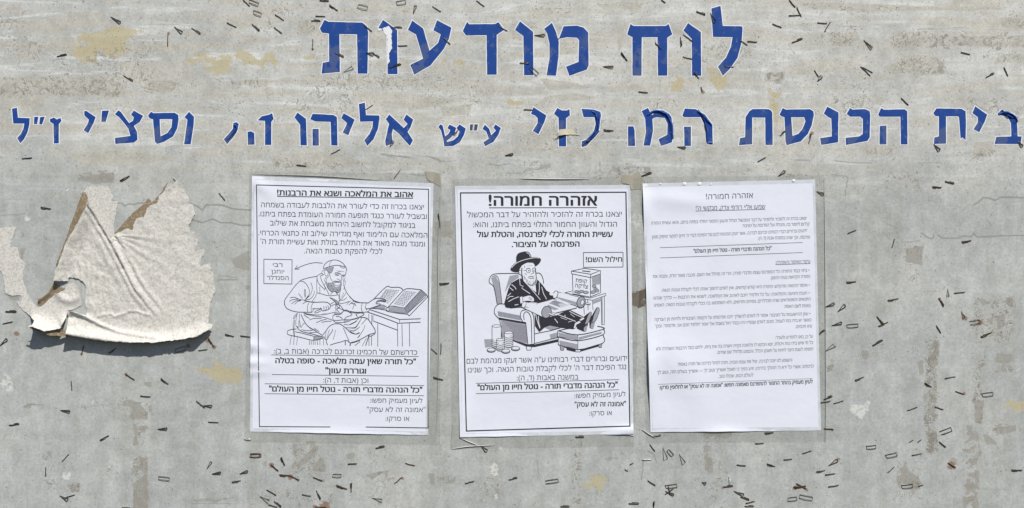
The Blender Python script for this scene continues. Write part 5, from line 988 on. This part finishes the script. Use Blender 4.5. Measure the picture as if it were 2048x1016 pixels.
for x, y, r_ in ((1321, 368, 1.6), (1369, 367.5, 3.2), (1399, 367.5, 3.4), (1422, 369, 1.4), (1587, 361, 2.8)):
    bm_ = bmesh.new(); bmesh.ops.create_icosphere(bm_, subdivisions=2, radius=1)
    for v in bm_.verts: v.co = Vector((v.co.x * r_ * 1.2 * S, v.co.y * .6 * S, v.co.z * r_ * S)) * (1 + .25 * mnoise.noise(v.co * 2))
    me = bpy.data.meshes.new('glue_blob'); bm_.to_mesh(me); bm_.free(); me.materials.append(M['white'])
    o = link('glue_blob', me, p3.root); o.location = W(x, y, 1.0) - p3.root.location
bpy.data.objects.remove(_fo)

# ------------------------------------------------------------------ torn old poster and scraps
def inside(p, poly):
    x, y = p; c_ = False; n = len(poly)
    for i in range(n):
        (x0, y0), (x1, y1) = poly[i - 1], poly[i]
        if (y0 > y) != (y1 > y) and x < (x1 - x0) * (y - y0) / (y1 - y0) + x0: c_ = not c_
    return c_
def seg_d(p, line):
    best = 1e9; side = 0
    for a, b in zip(line, line[1:]):
        a, b = Vector(a), Vector(b); d_ = b - a; t = max(0, min(1, (p - a).dot(d_) / d_.length_squared)); q = (p - a - d_ * t)
        if q.length < best: best = q.length; side = d_.x * (p - a).y - d_.y * (p - a).x
    return best, side
def torn_sheet(name, poly, hf, m, root, step=3.2, amp=0.9, seed=0, thick=0.22):
    pl = rough(poly, 3.4, amp, seed); n = len(pl)
    xs_ = [p[0] for p in pl]; ys_ = [p[1] for p in pl]; pts = [Vector(p) for p in pl]; r_ = random.Random(seed)
    y = min(ys_)
    while y < max(ys_):
        x = min(xs_)
        while x < max(xs_):
            q = (x + r_.uniform(-.6, .6), y + r_.uniform(-.6, .6))
            if inside(q, pl): pts.append(Vector(q))
            x += step
        y += step
    v, e, f, *_ = geometry.delaunay_2d_cdt(pts, [(i, (i + 1) % n) for i in range(n)], [], 1, 1e-4)
    mb = MB(); mb.add([(p.x, p.y, hf(p.x, p.y)) for p in v], [tuple(q)[::-1] for q in f], m)
    c_ = (sum(xs_) / n, sum(ys_) / n, 0)
    o = mb.build(name, c_, None, smooth=True)
    bm_ = bmesh.new(); bm_.from_mesh(o.data); bmesh.ops.recalc_face_normals(bm_, faces=bm_.faces)
    if sum(f_.normal.y * f_.calc_area() for f_ in bm_.faces) > 0: bmesh.ops.reverse_faces(bm_, faces=bm_.faces)
    bm_.to_mesh(o.data); bm_.free()
    md = o.modifiers.new('thickness', 'SOLIDIFY'); md.thickness = thick * S; md.offset = -1
    es = o.modifiers.new('crisp_edges', 'EDGE_SPLIT'); es.split_angle = math.radians(62)
    loc = o.location.copy()
    if root is not None: o.parent = root; o.location = loc - root.location
    return o
def zf(ox, oy, s, pts): return [(ox + x * s, oy + y * s) for x, y in pts]
zD = lambda *p: zf(60, 350, .17713, p); zE = lambda *p: zf(200, 340, .19688, p); zF = lambda *p: zf(120, 520, .1968, p); zC = lambda *p: zf(0, 540, .17713, p)
def root_at(name, x, y, label, cat):
    r_ = bpy.data.objects.new(name, None); C.objects.link(r_); r_.location = W(x, y, 0); r_.empty_display_size = .02
    return tag(r_, label, cat)
torn = root_at('torn_poster', 270, 680, 'torn peeling remnant of an old cream poster, folded and curling off the board', 'torn poster')
crm = lambda x, y, f, a: a * mnoise.fractal(Vector((x / f, y / f, 3.1)), 0.9, 2.0, 4)
RIDGE = [(178, 403), (200, 444), (222, 480), (246, 526), (272, 578), (292, 604), (312, 628)]
TEAR = zF((395, 575), (440, 553), (520, 548), (560, 572), (640, 548), (700, 520), (780, 515), (850, 545), (905, 552))
RIDGE2 = [(146, 622), (173, 633), (200, 648), (240, 663), (280, 670), (314, 674)]
LEFT = [(178, 405), (161, 444), (147, 467), (134, 491), (125, 517), (114, 544), (110, 561)]
LIP = [(136, 666), (180, 673), (220, 679), (270, 684), (310, 685), (345, 683), (366, 679), (396, 672), (423, 657), (430, 649)]
def h_main(x, y):
    p = Vector((x, y)); h = 1.9
    d1, s1 = seg_d(p, RIDGE); fo = min(1, max(.35, (640 - y) / 60)); jt = mnoise.noise(Vector((x / 17, y / 17, 9))) * 1.6
    if s1 > 0: h += fo * (4.6 * math.exp(-(d1 / 3.0) ** 2) + 2.6 * math.exp(-((d1 + jt - 9.5) / 3.4) ** 2) + 1.4 * math.exp(-((d1 + jt * 2 - 22) / 6.0) ** 2))
    else: h += fo * (4.6 * math.exp(-(d1 / 7.5) ** 2) + 1.6 * math.exp(-((d1 + jt * 2 - 17) / 4.5) ** 2) - 1.1 * math.exp(-((d1 + jt - 11) / 2.5) ** 2))
    d2, _ = seg_d(p, RIDGE2); h += 5.2 * math.exp(-(d2 / 3.4) ** 2)
    d3, _ = seg_d(p, LEFT)
    if x < 230: h += 14.0 * math.exp(-(d3 / 17) ** 2)
    d4, _ = seg_d(p, LIP); k = 1 if x < 400 else max(.45, 1 - (x - 400) / 50)
    h += k * 20 * math.exp(-(d4 / 13) ** 1.6)
    if y > 600 and x < 190: h += 4 * math.exp(-((x - 140) / 14) ** 2) * abs(math.sin((y - 615) * .16))
    d5, _ = seg_d(p, TEAR); h += 2.3 * math.exp(-((d5 + mnoise.noise(Vector((x / 5, y / 5, 0))) * 1.2) / 2.0) ** 2)
    if s1 > 0: h += .45 * math.sin((x - 172) * (.5 + .2 * mnoise.noise(Vector((x / 40, y / 60, 4)))) + crm(x, y, 22, 4)) * math.exp(-((y - 540) / 70) ** 2)
    wr = 1.3 if s1 > 0 else .9
    h += wr * crm(x, y, 15, .85) + crm(x, y, 46, .8)
    # creases fanning out from the notch between the two leaves
    a_ = math.atan2(y - 470, x - 226)
    if s1 < 0 and y > 468: h += 1.3 * math.sin(a_ * 26) * math.exp(-math.hypot(x - 226, y - 470) / 70)
    return max(h, .6)
back = zD((640, 140), (700, 120), (760, 135), (800, 120), (880, 130), (915, 180), (910, 200), (940, 230), (920, 300), (1000, 290), (975, 380), (960, 470), (945, 540), (950, 700), (900, 760), (700, 420), (650, 290), (610, 190))
torn_sheet('paper_layer', back, lambda x, y: 0.7 + .5 * abs(crm(x, y, 22, .8)), M['torn'], torn, seed=2)
right = zE((150, 655), (210, 630), (280, 595), (335, 610), (340, 560), (370, 495), (450, 475), (480, 380), (530, 355), (580, 340), (600, 270), (690, 180), (760, 130), (775, 110), (725, 60), (770, 85), (830, 150), (870, 220), (905, 290), (905, 345), (945, 350), (955, 400), (970, 450), (930, 510), (905, 570), (915, 620), (960, 630), (970, 690), (1000, 710), (970, 820), (1070, 800), (1060, 850), (1030, 900), (1020, 980), (1120, 940))
right += zF((1560, 170), (1572, 260), (1580, 300), (1530, 440), (1515, 520), (1510, 640), (1570, 655), (1540, 700), (1400, 775), (1240, 800), (1000, 832), (700, 832), (400, 812), (150, 770), (95, 745), (90, 640), (80, 520), (140, 520), (270, 560), (275, 520), (255, 420), (265, 270), (245, 235), (200, 195), (150, 180), (95, 178), (85, 215))
right += [(112, 561), (115, 544), (125.5, 517), (134, 490.6), (147, 467), (161, 444), (176, 417), (178.5, 404), (200, 440), (221, 478)]
torn_sheet('main_sheet', right, h_main, M['torn'], torn, step=2.6, amp=1.0, seed=4)
def ridge_h(line, a, w_, base=.5): return lambda x, y: base + a * math.exp(-(seg_d(Vector((x, y)), line)[0] / w_) ** 2) + .4 * abs(crm(x, y, 9, 1))
roll = zD((605, 190), (635, 200), (668, 282), (590, 430), (600, 450), (655, 375), (480, 690), (335, 1010), (300, 1010), (380, 800), (440, 640), (490, 490), (560, 290), (600, 200))
torn_sheet('curled_edge', roll, ridge_h(zD((610, 200), (580, 320), (500, 520), (430, 720), (320, 1010)), 4, 5), M['kraft'], torn, step=2.4, amp=.8, seed=5)
fold = zC((615, 130), (640, 150), (665, 175), (700, 195), (740, 210), (600, 295), (500, 392), (432, 405), (436, 330), (500, 300), (560, 250), (590, 190))
torn_sheet('curled_edge', fold, ridge_h(zC((620, 150), (560, 260), (440, 345)), 5, 4, .8), M['kraft'], torn, step=2.4, amp=.7, seed=6)
gash = zE((125, 680), (120, 665), (180, 610), (340, 430), (440, 350), (490, 288), (512, 302), (522, 340), (620, 230), (680, 130), (690, 128), (615, 290), (590, 345), (490, 385), (455, 480), (375, 500), (345, 565), (337, 618), (280, 600), (210, 636), (180, 650))
torn_sheet('torn_backing', gash, lambda x, y: .55 + .2 * abs(crm(x, y, 14, 1)), M['kraft'], torn, seed=7)
# piece glued flat at the lower left, its foot curling outward
FOOT = zC((365, 635), (410, 622), (480, 655), (540, 685), (640, 670), (720, 650), (742, 605))
def h_low(x, y):
    d_, _ = seg_d(Vector((x, y)), FOOT); h = 1.0 + .5 * abs(crm(x, y, 24, 1.0))
    h += (19 + 12 * math.exp(-((x - 78) / 22) ** 2)) * math.exp(-(d_ / 12) ** 1.5) * (1 if x > 62 else .6)
    h += 3.5 * math.exp(-((math.hypot(x - 140, y - 575) - 26) / 8) ** 2) * (x > 100)
    return h
scrap = root_at('paper_scrap', 70, 650, 'narrow cream paper scrap beside the torn poster, its foot curled outward', 'paper scrap')
low = zC((770, 160), (830, 130), (880, 200), (915, 300), (920, 400), (840, 440), (770, 455), (750, 560), (740, 600), (720, 650), (640, 670), (540, 685), (480, 655), (420, 628), (368, 632), (385, 618), (412, 615), (415, 570), (360, 530), (280, 470), (210, 400), (190, 360), (240, 360), (240, 290), (110, 285), (60, 260), (50, 150), (40, 60), (20, 20))
low += [(0, 541), (-16, 530), (-16, 458), (0, 456), (32, 452), (27, 470), (20, 494), (35, 493), (40, 517), (52, 527), (46, 547), (47, 564), (55, 588), (67, 606), (75, 615), (88, 609), (106, 592), (131, 578)]
torn_sheet('glued_sheet', low, h_low, M['torn'], scrap, step=2.6, amp=.8, seed=8)
under = zC((372, 638), (420, 640), (480, 668), (540, 694), (640, 678), (730, 664), (782, 702), (770, 742), (600, 738), (560, 720), (480, 690), (400, 668))
torn_sheet('curled_foot', under, lambda x, y: h_low(x, min(y, 660)) * .72 + 1.5, M['kraft'], scrap, step=2.6, amp=.6, seed=9)

def flat_piece(name, pts, m, label, cat, h=.4, seed=0, amp=.5, lift=0.0):
    ph_ = rough(pts, 4, amp, seed); xs_ = [p[0] for p in pts]; ys_ = [p[1] for p in pts]
    o = torn_sheet(name, pts, lambda x, y: h + lift * max(0, math.sin((x - min(xs_)) / max(1, max(xs_) - min(xs_)) * math.pi * 2)) + .3 * abs(crm(x, y, 8, 1)), m, None, step=3, amp=amp, seed=seed)
    return tag(o, label, cat)
flat_piece('tape_scrap', fr('E1', [(1375, 208), (1445, 212), (1490, 225), (1500, 270), (1505, 330), (1470, 312), (1400, 275)]), M['tape'], 'brownish tape scrap above the top right corner of the cobbler poster', 'tape scrap', .5, 31, .4, .6)
flat_piece('tape_scrap', fr('E2', [(915, 235), (1000, 240), (1050, 205), (1085, 250), (1110, 310), (1090, 352), (990, 350), (985, 312), (920, 300)]), M['tape'], 'crinkled tape scrap between the tops of the armchair and text posters', 'tape scrap', .5, 32, .8, 1.0)
flat_piece('tape_scrap', fr(3, [(262, 835), (290, 800), (292, 776), (340, 768), (372, 772), (390, 795), (424, 808), (360, 804), (320, 806), (290, 812)]), M['sand'], 'twisted beige tape scrap lying across the letter zayin in the second heading', 'tape scrap', 1.2, 33, .5, 4.0)
flat_piece('paper_flake', zf(120, 380, .2, [(60, 10), (80, -8), (95, -12), (70, 16)]), M['white'], 'tiny white paper flake left of the torn poster tip', 'paper flake', .5, 34, .2)
